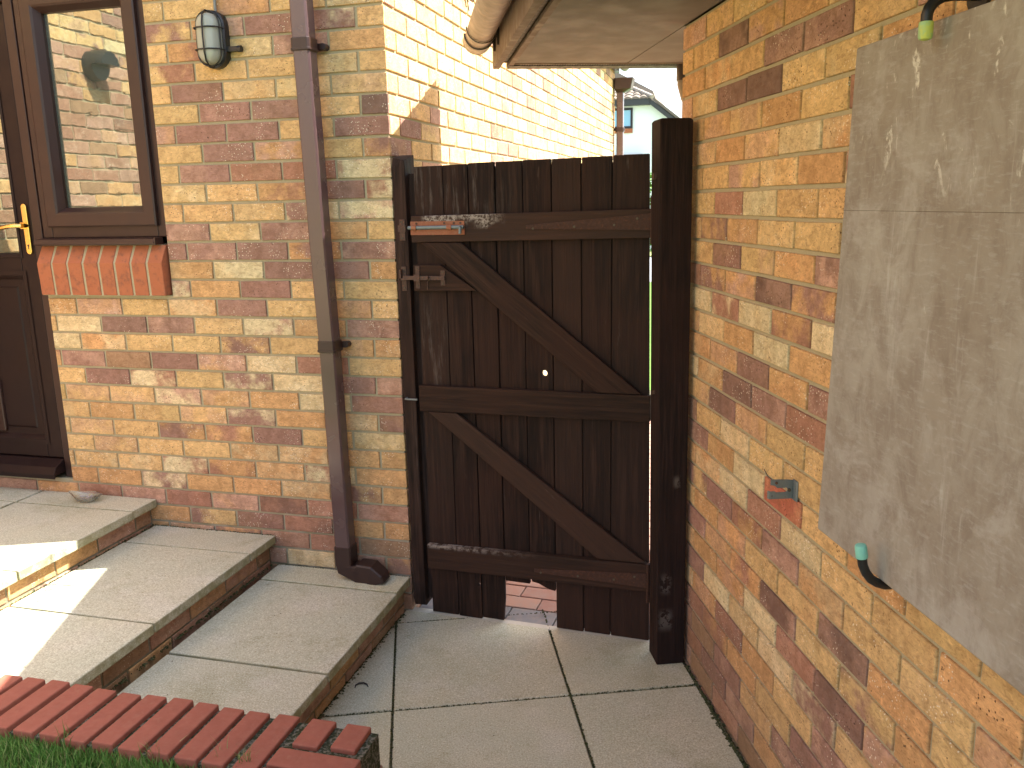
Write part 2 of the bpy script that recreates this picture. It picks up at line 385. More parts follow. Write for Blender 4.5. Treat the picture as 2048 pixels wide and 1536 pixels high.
def brick_field(mb, fn, amax, ztop, ncourse, header_even, rows, holes=(), a_end=0.0, kfirst=0, extra=None):
    for k in range(kfirst, ncourse):
        zt = ztop-.075*k-.005; zb = zt-.065
        hdr = (k % 2 == 0) == header_even
        row = rows.get(k, '')
        a = a_end; i = 0
        while a < amax:
            L = .1025 if (hdr and i == 0) else .215
            if i == 0: L -= a_end
            b = min(a+L, amax)
            chh = row[i] if i < len(row) and row[i] != '.' else rand_ch()
            if k > 24 and i >= len(row): chh = random.choice('KRBOmKR')
            segs = [(a, b)]
            for (h0, h1, y0, y1) in holes:
                if zt > y0+.03 and zb < y1-.03:
                    ns = []
                    for s0, s1 in segs:
                        if h1 <= s0 or h0 >= s1: ns.append((s0, s1)); continue
                        if s0 < h0-.02: ns.append((s0, h0-.004))
                        if s1 > h1+.02: ns.append((h1+.004, s1))
                    segs = ns
            att = brick_attr(chh)
            for s0, s1 in segs:
                if s1-s0 > .015: put_brick(mb, fn, s0, s1, zb, zt, att)
            a = b+.010; i += 1

# rows: colour of each brick from the corner outwards (house south wall; k = 0 is the course under z = 2.325)
LROWS = {-1: 'YYOYYYYY', 0: 'YMPMMOYY', 1: 'OmGMYYOY', 2: 'YYYYMYYY', 3: 'YYYPYPYY', 4: 'DYPPYPYY', 5: 'PYPPKYYY', 6: 'mYMPYYYY', 7: 'MRRPYYYY', 8: 'MPMYYYYY',
         9: 'MMYYYYYY', 10: 'YOPYPPYY', 11: 'mMPPPOYY', 12: 'OPPCOPOY', 13: 'YYPOMYOY', 14: 'YOYPOYKO', 15: 'POMYPPC.', 16: 'OOYMYYOC', 17: 'YRCMPBP.', 18: 'mMCMYMPY',
         19: 'RCOOMYY.', 20: 'POOMYYOY', 21: 'YYPmMYY.', 22: 'OOOOYYYY', 23: 'OMOMMYY.', 24: 'OMOOOMOO', 25: 'RRRKRKR.', 26: 'OORPMOOK', 27: 'BRRMKOK.', 28: 'MKCKKORK'}
house = empty('brick_house', 'yellow and purple brick house on the left with brown door and window', 'house')
HL = lambda a, h, z: Vector((-a, -h, z))
mb = MB()
holes = [(.985, 9, 1.285, 2.62), (1.60, 9, .47, 2.62)]
brick_field(mb, HL, 2.40, 2.325, 33, True, LROWS, holes, kfirst=-8)
obj('south_wall', mb, M_BRICK, house)
mb = MB()
for x0, x1, z0, z1 in ((-.985, -.006, -.25, 2.93), (-1.60, -.985, -.25, 1.285), (-2.40, -1.60, -.25, .462), (-2.40, -.985, 2.62, 2.93)):
    mb.box(x0, .0062, z0, x1, .20, z1)
obj('mortar_joints', mb, M_MORT, house)
# east side wall (sunlit), x = 0
HS = lambda a, h, z: Vector((h, a, z))
SROWS = {0: 'YYYYYY', 1: 'YYYYYYY', 2: 'YYYYYYYPY', 3: 'YKYYYYYYYYPYR', 4: 'YYKYYY', 5: 'YPYYYY', 6: 'PYYKYY', 7: 'MYKYYYKY', -1: 'KYYYY'}
mb = MB(); brick_field(mb, HS, 5.85, 2.325, 33, False, SROWS, (), .013, kfirst=-8)
obj('east_wall', mb, M_BRICK, house)
mb = MB(); mb.box(-.20, .2, -.25, -.0062, 5.845, 2.93); mb.box(-2.6, .2, 2.62, -.2, .3, 2.93)
obj('mortar_joints', mb, M_MORT, house)
# wing wall on the left, out of frame but mirrored in the window
mb = MB(); brick_field(mb, lambda a, h, z: Vector((-2.42+h, -a, z)), 4.4, 4.425, 58, True, {}, (), .02)
obj('wing_wall', mb, M_BRICK, house)
mb = MB(); mb.box(-2.62, -4.4, -.25, -2.4262, .2, 4.43)
obj('mortar_joints', mb, M_MORT, house)
# roof of the house (keeps the south wall in shade)
mb = MB()
mb.prism([(-.155, 2.93), (2.9, 4.6), (5.95, 2.93)], lambda a, z, x: Vector((x, a, z)), -9, .03)
obj('roof', mb, M_TILE, house)
mb = MB(); mb.box(-9, -4.45, 4.43, -2.40, .2, 4.55)
obj('wing_roof', mb, M_TILE, house)
mb = MB(); mb.box(-2.39, -.06, 2.86, .03, .0, 2.925); mb.box(.001, .0, 2.86, .04, 5.9, 2.925)
obj('fascia', mb, M_UPVC, house, bevel=.003)

mb = MB(); mb.loft([[Vector((.09+.05*math.cos(a)*k, y, 2.925+.05*math.sin(a)*k)) for k, rg in ((1, range(180, 361, 20)), (.94, range(360, 179, -20))) for a in map(rad, rg)] for y in (.0, 5.92)])
obj('gutter', mb, M_GUT, house)
# red cant-brick sill under the window
mb = MB()
for i in range(8):
    x0 = -1.597+i*.0770
    prof = [(.10, 1.4895), (.004, 1.4895), (-.036, 1.42), (-.030, 1.288), (.10, 1.288)]
    mb.prism(prof, lambda y, z, x: Vector((x, y, z)), x0, x0+.066+random.uniform(-.001, .001), 0)
si = obj('brick_sill', mb, M_ORED, house, bevel=.003)
mb = MB(); mb.prism([(.15, 1.491), (.006, 1.491), (-.0315, 1.42), (-.0265, 1.2865), (.15, 1.2865)], lambda y, z, x: Vector((x, y, z)), -1.594, -1.01)
obj('sill_mortar', mb, M_MORT, si)

mb = MB(); mb.box(-2.39, .16, .3, -.96, .19, 2.9); obj('room_light_block', mb, M_DUST, house)  # added panel, keeps light out of the hollow house
# window (frame, sash, pane, cill) and door, brown plastic
def frame_rect(mb, x0, z0, x1, z1, wd, y0, y1, mi=0):
    mb.box(x0, y0, z0, x0+wd, y1, z1, mi); mb.box(x1-wd, y0, z0, x1, y1, z1, mi)
    mb.box(x0+wd, y0, z0, x1-wd, y1, z0+wd, mi); mb.box(x0+wd, y0, z1-wd, x1-wd, y1, z1, mi)
def bevel_frame(mb, x0, z0, x1, z1, prof):
    """mitred frame lofted from profile [(inset, y)...] round the rectangle"""
    rings = [[Vector((x0+i, y, z0+i)), Vector((x1-i, y, z0+i)), Vector((x1-i, y, z1-i)), Vector((x0+i, y, z1-i))] for i, y in prof]
    mb.loft(rings, 0, False, False)
mb = MB(); frame_rect(mb, -1.597, 1.522, -.986, 2.52, .048, .022, .09)
win = obj('window', mb, M_UPVC, house, bevel=.003)
mb = MB(); bevel_frame(mb, -1.556, 1.566, -1.026, 2.483, [(0, .07), (0, .006), (.006, .002), (.052, .002), (.060, .008), (.078, .034), (.080, .055)])
obj('sash', mb, M_UPVC, win, solid=False)
mb = MB(); mb.box(-1.48, .048, 1.64, -1.10, .056, 2.41)
obj('pane', mb, M_GLASS, win)
mb = MB(); mb.prism([(.02, 1.522), (-.030, 1.516), (-.034, 1.500), (-.030, 1.492), (.02, 1.492)], lambda y, z, x: Vector((x, y, z)), -1.602, -1.020)
obj('window_cill', mb, M_UPVC, win, bevel=.002)
mb = MB(); mb.box(-1.019, -.033, 1.491, -1.013, .018, 1.521)
obj('cill_end_cap', mb, M_PIPE2, win, bevel=.001)

door = bpy.data.objects.new('door', None); C.objects.link(door); door.parent = house; door.location = (0, 0, 0)
mb = MB()
mb.box(-1.646, .018, .463, -1.600, .09, 2.52); mb.box(-2.40, .018, 2.46, -1.646, .09, 2.52); mb.box(-2.40, .018, .5, -2.36, .09, 2.46)
obj('door_frame', mb, M_UPVC, door, bevel=.003)
mb = MB()
D0, D1 = -2.355, -1.652
mb.box(D1-.082, .026, .55, D1, .075, 2.45); mb.box(D0, .026, .55, D0+.082, .075, 2.45)
mb.box(D0+.082, .026, 1.362, D1-.082, .075, 1.452); mb.box(D0+.082, .026, .55, D1-.082, .075, .63); mb.box(D0+.082, .026, 2.37, D1-.082, .075, 2.45)
obj('door_leaf', mb, M_UPVC2, door, bevel=.004)
mb = MB(); bevel_frame(mb, D0+.06, .61, D1-.062, 1.385, [(0, .022), (.02, .022), (.03, .030), (.045, .046), (.06, .046), (.075, .036)]); 
mb.box(D0+.08, .040, .63, D1-.08, .05, 1.36)
obj('door_panel', mb, M_UPVC2, door, solid=False)
mb = MB(); bevel_frame(mb, D0+.07, 1.438, D1-.07, 2.385, [(0, .040), (0, .022), (.006, .020), (.016, .026), (.022, .044)])
obj('glazing_bead', mb, M_UPVC2, door, solid=False)
mb = MB(); mb.box(D0+.07, .046, 1.44, D1-.07, .054, 2.39)
obj('pane', mb, M_GLASS, door)
mb = MB(); mb.box(-2.14, .026, .66, -1.95, .052, .90)
obj('cat_flap', mb, M_UPVC, door, bevel=.006)
mb = MB(); mb.prism([(.08, .545), (.018, .545), (-.030, .522), (-.048, .492), (-.044, .470), (-.036, .486), (.08, .486)], lambda y, z, x: Vector((x, y, z)), -2.39, -1.648)
obj('threshold', mb, M_UPVC2, door, bevel=.002)
# backplate and lever handle
mb = MB()
pts = [(-1.6775+.014*math.cos(t), z+.014*math.sin(t)) for z, ts in ((1.652, range(0, 181, 20)), (1.468, range(180, 361, 20))) for t in map(rad, ts)]
mb.prism(pts, lambda x, z, y: Vector((x, y, z)), .026, .016)
obj('handle_plate', mb, M_BRASS, door, bevel=.003)
mb = MB(); mb.tube([(-1.6775, .018, 1.575), (-1.6775, -.006, 1.575)], .0135, 16)
mb.tube([(-1.6775, -.008, 1.575), (-1.692, -.022, 1.576), (-1.72, -.028, 1.574), (-1.755, -.028, 1.569), (-1.79, -.024, 1.563), (-1.80, -.020, 1.560)], [.010, .0095, .0085, .0095, .0105, .007], 14)
obj('door_handle', mb, M_BRASS, door, smooth=True)
mb = MB(); mb.prism([(-1.677+.0045*math.cos(rad(t)), 1.492+.0045*math.sin(rad(t))) for t in range(0, 360, 40)], lambda x, z, y: Vector((x, y, z)), .0158, .0148); mb.box(-1.6788, .0148, 1.476, -1.6752, .0158, 1.490)
obj('keyhole', mb, M_DUST, door)

# ---------------------------------------------------------------- bulkhead lamps
def stadium(cx, cz, w_, h_, y, n=10):
    rr = w_/2; s = h_/2-rr; pts = []
    for k in range(n+1): t = math.pi*k/n; pts.append(Vector((cx+rr*math.cos(t), y, cz+s+rr*math.sin(t))))
    for k in range(n+1): t = math.pi+math.pi*k/n; pts.append(Vector((cx+rr*math.cos(t), y, cz-s+rr*math.sin(t))))
    return pts
LX, LZ = -.676, 2.243
lamp = empty('wall_lamp', 'black oval bulkhead lamp with wire cage and frosted glass on brick wall', 'lamp', (LX, 0, LZ))
mb = MB(); mb.loft([stadium(0, 0, .112, .205, .002), stadium(0, 0, .114, .207, -.012), stadium(0, 0, .112, .205, -.030), stadium(0, 0, .100, .193, -.036), stadium(0, 0, .088, .180, -.030)])
mb.box(.050, -.028, -.045, .098, -.006, -.028)
mb.tube([(.098, -.017, -.0365), (.112, -.017, -.0365)], .012, 12)
obj('lamp_base', mb, M_BLACK, lamp, smooth=True)
mb = MB(); mb.loft([stadium(0, 0, .090, .183, -.028), stadium(0, 0, .088, .181, -.052), stadium(0, 0, .078, .170, -.068), stadium(0, 0, .055, .146, -.078), stadium(0, 0, .02, .11, -.081)])
obj('lamp_glass', mb, M_OPAL, lamp, smooth=True)
mb = MB()
mb.tube([(0, -.030, .099), (0, -.062, .097), (0, -.080, .080), (0, -.0865, .05), (0, -.088, 0), (0, -.0865, -.05), (0, -.080, -.080), (0, -.062, -.097), (0, -.030, -.099)], .0030, 8)
for zz in (.036, -.040):
    mb.tube([(-.052, -.030, zz), (-.052, -.058, zz), (-.044, -.074, zz), (-.022, -.085, zz), (0, -.088, zz), (.022, -.085, zz), (.044, -.074, zz), (.052, -.058, zz), (.052, -.030, zz)], .0028, 8)
s = stadium(0, 0, .098, .194, -.052, 10); mb.tube(s+[s[0]], .0028, 8)
obj('lamp_cage', mb, M_BLACK, lamp, smooth=True)
mb = MB(); mb.tube([(.012, -.010, .098), (.010, -.008, .2), (.013, -.008, .45), (.012, -.008, .62)], .0055, 10)
obj('supply_cable', mb, M_CONDUIT, lamp, smooth=True)
# lamp on the wing wall, seen only mirrored in the window
l2 = empty('wall_lamp', 'dark half-shaded wall lamp on the side wing, mirrored in the window', 'lamp', (-2.42, -1.33, 2.45))
mb = MB()
mb.loft([[Vector((x, .085*math.cos(t)*k, .085*math.sin(t)*k)) for t in [math.pi*2*i/24 for i in range(24)]] for x, k in ((0, 1), (.03, 1), (.06, .92))])
obj('lamp_base', mb, M_BLACK, l2, smooth=True)
mb = MB(); mb.loft([[Vector((x, .09*math.cos(t)*k, .09*math.sin(t)*k)) for t in [math.pi*i/14 for i in range(15)]] for x, k in ((.055, 1), (.10, .95), (.13, .8))])
obj('lamp_shade', mb, M_BLACK, l2, smooth=True)

# ---------------------------------------------------------------- downpipe on the south wall
dp = empty('downpipe', 'glossy brown square downpipe down the brick wall ending in an angled shoe', 'downpipe')
def sq(cx, cy, z, s=.0325, rx=0., c=.008):
    o = []
    for sx, sy in ((-1, -1), (1, -1), (1, 1), (-1, 1)):
        for q in ((0, 1), (1, 0)) if sx*sy > 0 else ((1, 0), (0, 1)):
            o.append(Vector((cx+sx*(s-c*(q[0])), cy+sy*(s-c*(q[1])), z)))
    return o
def pipe_sq(pts, s=.0325, c=.006):
    return [sq(x, y, z, s, 0, c) for x, y, z in pts]
mb = MB(); mb.loft(pipe_sq([(-.279, -.078, 2.86), (-.276, -.077, 2.2), (-.268, -.070, 1.5), (-.261, -.064, 1.1)]))
obj('upper_pipe', mb, M_PIPE, dp)
mb = MB(); mb.loft(pipe_sq([(-.261, -.064, 1.1), (-.258, -.061, .7), (-.254, -.059, .27)], .0322))
obj('lower_pipe', mb, M_PIPE, dp)
for (cx, zz, st) in ((-.2765, 2.19, -.0765), (-.261, 1.105, -.064)):
    mb = MB(); mb.loft(pipe_sq([(cx, st, zz-.022), (cx, st, zz+.022)], .0365, .007)); mb.loft(pipe_sq([(cx, st, zz-.012), (cx, st, zz-.020)], .0385, .007)); mb.box(cx-.02, st+.03, zz-.01, cx+.02, -.008, zz+.01)
    mb.box(cx-.045, -.030, zz-.012, cx+.050, -.012, zz+.012)
    mb.tube([(cx+.050, -.002, zz), (cx+.050, -.034, zz)], .0115, 12)
    obj('pipe_clip', mb, M_PIPE2 if st else M_PIPE2, dp, bevel=.001)
mb = MB()
mb.loft(pipe_sq([(-.254, -.058, .29), (-.253, -.060, .212)], .0355, .006), cap1=False)
def ring_dir(c, d, s=.0355, cc=.006):
    d = Vector(d).normalized(); upv = Vector((0, 1, 0)); x = upv.cross(d).normalized(); y = d.cross(x)
    base = sq(0, 0, 0, s, 0, cc); return [Vector(c)+x*p.x+y*p.y for p in base]
mb.loft([ring_dir((-.253, -.060, .215), (0, 0, -1)), ring_dir((-.248, -.061, .196), (.5, 0, -.86)), ring_dir((-.196, -.064, .182), (1, 0, -.25))])
mb.loft([ring_dir((-.198, -.064, .1865), (1, 0, -.12), .0395), ring_dir((-.140, -.067, .186), (1, 0, -.3), .0395), ring_dir((-.112, -.072, .1665), (.6, 0, -.8), .037), ring_dir((-.105, -.075, .1525), (.35, 0, -1), .034)])
obj('pipe_shoe', mb, M_PIPE2, dp, bevel=.001)

# ---------------------------------------------------------------- steps
def slab_attr(k=None):
    b = k or random.choice([(.535, .545, .43), (.565, .575, .46), (.515, .525, .42), (.545, .54, .40)])
    q = random.uniform(.95, 1.04)
    return (tuple(x*q for x in b), b, (random.random(), random.random(), random.random(), 0))
M_RISER = M_BRICK
steps = empty('garden_steps', 'three wide shallow steps of cream slabs on mossy brick risers', 'steps')
def tread(x0, x1, top, ys):
    for i in range(len(ys)-1):
        y1, y0 = ys[i], ys[i+1]
        mb = MB(); j = random.uniform(-.002, .002)
        mb.box(x0+random.uniform(-.001, .003), y0+.004, top-.036, x1+random.uniform(-.006, .003), y1-.004, top+j, 0, slab_attr())
        obj('tread_slab', mb, M_SLAB, steps, bevel=.004)
YEND = -1.288
tread(-.598, .002, .150, [0.0, -.153, -.745, YEND])
tread(-1.19, -.600, .280, [0.0, -.200, -.790, YEND])
tread(-1.755, -1.165, .400, [0.0, -.160, -.760, -1.6]); tread(-2.40, -1.763, .400, [0.0, -.160, -.760, -1.6])
for xe, zt, n in ((-.032, .112, 2), (-.632, .243, 1), (-1.20, .363, 1)):
    mb = MB()
    brick_field(mb, lambda a, h, z, xe=xe: Vector((xe+h, -a, z)), 1.285, zt, n+1, n == 1, {0: 'BKOmBKOB', 1: 'RBKOBmRB'}, (), .012)
    mb2 = MB(); mb2.box(xe-.10, -1.285, zt-.16 if n > 1 else zt-.09, xe-.0045, -.001, zt+.0005)
    rr_ = obj('brick_riser', mb, M_RISER, steps); obj('mortar_joints', mb2, M_MORTD, rr_)
mb = MB(); mb.box(-.64, -1.285, .03, -.14, -.002, .112); mb.box(-1.2, -1.285, .10, -.74, -.002, .242); mb.box(-2.4, -1.6, .2, -1.31, -.002, .3625)
obj('step_core', mb, M_DUST, steps)

# ---------------------------------------------------------------- patio
def clip(poly, nx_, ny_, d_):          # keep nx*x+ny*y <= d
    out = []
    for i in range(len(poly)):
        a, b = poly[i], poly[(i+1) % len(poly)]
        da, db = nx_*a[0]+ny_*a[1]-d_, nx_*b[0]+ny_*b[1]-d_
        if da <= 0: out.append(a)
        if (da < 0) != (db < 0) and abs(da-db) > 1e-9:
            t = da/(da-db); out.append((a[0]+t*(b[0]-a[0]), a[1]+t*(b[1]-a[1])))
    return out
us = [-1.47, -.87, -.27, .33, .93, 1.53, 2.13, 2.73, 3.33, 3.93, 4.53, 5.1]; vs_ = [-2.85, -2.25, -1.65, -1.045, -.45, -.012]
mb = MB()
for i in range(len(us)-1):
    for k in range(len(vs_)-1):
        g = .0035; q = [(us[i]+g, vs_[k]+g), (us[i+1]-g, vs_[k]+g), (us[i+1]-g, vs_[k+1]-g), (us[i]+g, vs_[k+1]-g)]
        wp = [(GC.x-TV.x*a+NV.x*b, GC.y-TV.y*a+NV.y*b) for a, b in q]
        wp = clip(wp, 0.051, .998, .000); wp = clip(wp, -1, 0, .028) if wp else wp
        if len(wp) < 3: continue
        ar = abs(sum(wp[m][0]*wp[(m+1) % len(wp)][1]-wp[(m+1) % len(wp)][0]*wp[m][1] for m in range(len(wp))))/2
        if ar < .002: continue
        cx = sum(p[0] for p in wp)/len(wp); cy = sum(p[1] for p in wp)/len(wp)
        # chamfered top edge
        ins = [(x+(cx-x)*.012, y+(cy-y)*.012) for x, y in wp]; n = len(wp); dz = random.uniform(-.0015, .0015)
        V = [Vector((x, y, -.04)) for x, y in wp]+[Vector((x, y, -.004+dz)) for x, y in wp]+[Vector((x, y, dz)) for x, y in ins]
        F_ = [tuple(range(n))[::-1], tuple(range(2*n, 3*n))]+[(l+m, l+(m+1) % n, l+n+(m+1) % n, l+n+m) for l in (0, n) for m in range(n)]
        mb.add(V, F_, 0, slab_attr(random.choice([(.495, .51, .395), (.515, .525, .41), (.485, .505, .40), (.505, .505, .375)])))
pat = obj('patio', mb, M_SLAB); tag(pat, kind='structure')
mb = MB(); mb.box(-.03, -6, -.06, 3.6, .012, -.009)
tag(obj('patio_bed', mb, M_SOIL), kind='structure')
# cement fillet along the gate line
mb = MB(); mb.prism([(-.02, -.006), (.02, -.004), (.985, -.056), (1.0, -.03), (.03, .03), (-.02, .03)], lambda x, y, z: Vector((x, y, z)), -.008, .0005)
tag(obj('pavement_edge_fillet', mb, mat_plain('pale_cement', (.52, .49, .42), .9, .15, .15, 50, bump=.5)), kind='structure')

# ---------------------------------------------------------------- garage (right-hand building)
gar = empty('brick_garage', 'brick garage on the right with overhanging soffit and gutter', 'garage', GC, GROT)
RROWS = {-3: 'YOYYMYYO', -2: 'YPYYOYYO', -1: 'KYYOPYYO', 0: 'YYDMOYMY', 1: 'OOYPPYPY', 2: 'KYPDYYOY', 3: 'OOYOYRYY', 4: 'OYOYCOYY', 5: 'OYMYOMYO', 6: 'OYRCYYOY', 7: 'MMOYYOYY',
         8: 'OYPYOmPY', 9: 'RMMDmYPY', 10: 'YCMCmCYY', 11: 'OYOCOYOY', 12: 'YOOPOPMY', 13: 'COPPRKYY', 14: 'YYPOYYPY', 15: 'PYCYYOYM', 16: 'OPOCZYOY', 17: 'OOCRCYYO', 18: 'YMPMPOYY',
         19: 'YOOYYDOYD', 20: 'YmOMDYMOY', 21: 'OOOCRPMCOY', 22: 'OPCYCMYMOY', 23: 'OOROYmYPYO', 24: 'YRmOYPmMYO', 25: 'RBPYmRPKYO', 26: 'KRPmOKRBOM', 27: 'KBRBORBKRO', 28: 'BKRBKRBRKR'}
HG = lambda a, h, z: Vector((a, -h, z))
mb = MB(); brick_field(mb, HG, 5.2, 2.1, 29, True, RROWS, (), .0, kfirst=-1)
obj('side_wall', mb, M_BRICK, gar)
mb = MB(); mb.box(.006, .0062, -.2, 5.2, .2, 2.178)
obj('mortar_joints', mb, M_MORT, gar)
mb = MB(); brick_field(mb, lambda a, h, z: Vector((-h, a, z)), 3.6, 2.1, 29, False, {}, (), .013, kfirst=-1)
obj('end_wall', mb, M_BRICK, gar)
mb = MB(); mb.box(.0042, .2, -.2, .2, 3.6, 2.178)
obj('mortar_joints', mb, M_MORT, gar)
# soffit: boards, dark strip painted in for the shaded fascia gap, vent strip
mb = MB(); mb.box(-.745, -.466, 2.18, .72, -.001, 2.19); mb.box(.724, -.466, 2.18, 5.2, -.001, 2.19); mb.box(-.745, .003, 2.18, -.002, 3.6, 2.19)
obj('soffit', mb, M_SOFF, gar, bevel=.001)
mb = MB(); mb.box(-.84, -.490, 2.178, 5.2, -.4665, 2.192); mb.box(-.760, -.4660, 2.177, -.7455, 3.6, 2.192)
obj('soffit_trim', mb, M_FASC, gar, bevel=.001)
mb = MB(); mb.box(-.80, -.516, 2.195, 5.2, -.4905, 2.203); mb.box(-.870, -.485, 2.176, -.790, 3.6, 2.20)
for i in range(170):
    mb.box(-.790, -.44+i*.0105, 2.178, -.7605, -.44+i*.0105+.0055, 2.190)
obj('vent_and_gap_shade', mb, M_VENT_GAP, gar)
mb = MB(); mb.box(-.872, -.545, 2.176, 5.2, -.517, 2.33); mb.box(-.872, -.5165, 2.2005, -.8605, 3.6, 2.33)
obj('fascia', mb, M_FASC, gar, bevel=.002)
# gutter: half round with brackets, on the long eave
def halfring(x, cy, cz, r_, a0=180, a1=360, n=18): return [Vector((x, cy+r_*math.cos(rad(a0+(a1-a0)*i/n)), cz+r_*math.sin(rad(a0+(a1-a0)*i/n)))) for i in range(n+1)]
def gutter_seg(mb, x0, x1, r_, th=.0025, cy=-.609, cz=2.292):
    o0, o1 = halfring(x0, cy, cz, r_), halfring(x1, cy, cz, r_); i0, i1 = halfring(x0, cy, cz, r_-th)[::-1], halfring(x1, cy, cz, r_-th)[::-1]
    mb.loft([o0+i0, o1+i1])
mb = MB(); gutter_seg(mb, -.74, 5.2, .056)
gt = obj('gutter', mb, M_GUT, gar, smooth=True)
mb = MB(); gutter_seg(mb, -.865, -.735, .0595, .003); 
mb.loft([halfring(-.868, -.609, 2.292, .0605), halfring(-.860, -.609, 2.292, .0605)])
obj('gutter_stop_end', mb, M_GUT, gt, smooth=True)
for xx in (-.742, -.60, .35, 1.2):
    mb = MB(); gutter_seg(mb, xx-.008, xx+.008, .0635, .004); mb.box(xx-.008, -.5535, 2.225, xx+.008, -.5455, 2.30)
    obj('gutter_bracket', mb, M_PIPE2, gt)
# roof: rows of profiled tiles (scalloped eave edge)
mb = MB(); pitch = math.tan(rad(33)); cp = math.cos(rad(33))
NCOL = 82; TW = .15; x0r = -.90
prof = [(0, 0), (.2, .002), (.35, .010), (.5, .018), (.65, .021), (.8, .016), (.92, .005), (1, 0)]
rowsN = 8; rlen = 2.9/rowsN
for side in (0,):
    for rI in range(rowsN):
        ya, yb = -.605+rI*rlen, -.605+(rI+1)*rlen+.04
        if rI == rowsN-1: yb = 2.3
        for cI in range(42):
            for (p0, h0), (p1, h1) in zip(prof[:-1], prof[1:]):
                xa, xb = x0r+(cI+p0)*TW, x0r+(cI+p1)*TW
                za, zb_ = 2.325+(ya+.605)*pitch+.022, 2.325+(yb+.605)*pitch+.004
                mb.add([Vector((xa, ya, za+h0)), Vector((xb, ya, za+h1)), Vector((xb, yb, zb_+h1)), Vector((xa, yb, zb_+h0)),
                        Vector((xa, ya, za+h0-.014)), Vector((xb, ya, za+h1-.014)), Vector((xb, yb, zb_+h1-.014)), Vector((xa, yb, zb_+h0-.014))],
                       [(0, 1, 2, 3), (7, 6, 5, 4), (0, 4, 5, 1)])
obj('roof_tiles', mb, M_TILE, gar, solid=False)
mb = MB(); mb.prism([(-.56, 2.335), (2.3, 2.335+2.86*pitch), (5.1, 2.335), (5.1, 2.30), (-.56, 2.30)], lambda y, z, x: Vector((x, y, z)), -.86, 5.3)
obj('roof_deck', mb, M_DUST, gar)

# downpipe at the back corner of the garage
rp = empty('downpipe', 'round brown downpipe bending back under the garage soffit beside the gate post', 'downpipe', GC, GROT)
mb = MB(); mb.tube([(-.79, .262, 2.176), (-.79, .262, 2.10), (-.775, .272, 2.05), (-.72, .30, 1.98), (-.60, .34, 1.88), (-.12, .50, 1.60), (-.06, .52, 1.52), (-.045, .52, 1.4), (-.045, .52, .02)], .034, 20)
obj('pipe', mb, M_GUT, rp, smooth=True)
mb = MB(); mb.tube([(-.79, .262, 2.182), (-.79, .262, 2.115)], .038, 20)
obj('pipe_collar', mb, M_PIPE2, rp, smooth=True)

# strap loop and dry stalks caught on the gutter
t = empty('strap_loop', 'thin grey strap loop dangling beside the end of the garage gutter', 'strap', GC, GROT)
def GL(u_, v_, z_): return Vector((u_, v_, z_))
cpt = [(.0, .0), (-.008, -.03), (-.006, -.06), (.006, -.082), (.024, -.088), (.040, -.078), (.046, -.055), (.040, -.03)]
mb = MB()
pp = [Vector((-.25, -.735+a, 2.50+b)) for a, b in [(-.002, .10), (0, .05)]+cpt+[(.036, .0), (.03, .05), (.025, .1)]]
for a, b in zip(pp[:-1], pp[1:]):
    mb.add([a+Vector((-.007, 0, 0)), a+Vector((.007, 0, 0)), b+Vector((.007, 0, 0)), b+Vector((-.007, 0, 0)),
            a+Vector((-.007, .0015, .001)), a+Vector((.007, .0015, .001)), b+Vector((.007, .0015, .001)), b+Vector((-.007, .0015, .001))],
           [(0, 1, 2, 3), (7, 6, 5, 4), (0, 4, 5, 1), (1, 5, 6, 2), (2, 6, 7, 3), (3, 7, 4, 0)])
obj('strap', mb, M_CORD, t)
mb = MB()
for i in range(26):
    a = random.uniform(-.30, .30); b = random.uniform(-.70, -.645)
    mb.tube([(a, b, 2.28+random.uniform(0, .05)), (a+random.uniform(-.03, .03), b+random.uniform(-.03, .02), 2.36), (a+random.uniform(-.08, .08), b+random.uniform(-.06, .03), 2.45+random.uniform(0, .12))], .0022, 5)
o = obj('dry_stalks', mb, M_DRY, None, GC, GROT); tag(o, 'bundle of dry brown stalks sticking out above the garage gutter', 'dry stalks')

# ---------------------------------------------------------------- things on the garage wall
mb = MB()
V = [Vector(p) for p in ((1.206, -.058, .915), (3.55, -.058, .90), (3.55, -.058, 1.90), (1.252, -.058, 1.902), (1.206, -.043, .915), (3.55, -.043, .90), (3.55, -.043, 1.90), (1.252, -.043, 1.902))]
mb.add(V, [(0, 1, 2, 3), (7, 6, 5, 4), (0, 4, 5, 1), (1, 5, 6, 2), (2, 6, 7, 3), (3, 7, 4, 0)])
bd = obj('plywood_board', mb, M_PLY, None, GC, GROT, bevel=.004); tag(bd, 'grey weathered plywood board with white scrapes held on wall hooks', 'board')
mb = MB(); mb.box(1.24, -.0584, 1.5993, 3.54, -.0575, 1.6000)
obj('split_line', mb, M_DUST, bd)
def hook(name, pts, label, tip):
    e = empty(name, label, 'hook', GC, GROT, 'wall hooks holding the plywood board')
    mb = MB(); mb.tube(pts, .0090, 16); obj('hook_arm', mb, M_BLACK, e, smooth=True)
    a, b = Vector(pts[-1]), Vector(pts[-2]); d = (a-b).normalized()
    mb = MB(); mb.tube([a-d*.002, a, a+d*.020, a+d*.024, a+d*.026], [.0105, .0112, .0110, .0095, .004], 18); obj('rubber_tip', mb, tip, e, smooth=True)
    mb = MB(); mb.tube([(pts[0][0], -.001, pts[0][2]), (pts[0][0], -.007, pts[0][2])], .028, 18); obj('wall_plate', mb, M_BLACK, e)
M_TEAL2 = mat_plain('yellow_green_rubber_tip', (.30, .48, .24), .55, .35, .3, 25, c2=(.48, .55, .12), c2r=(.45, .6))
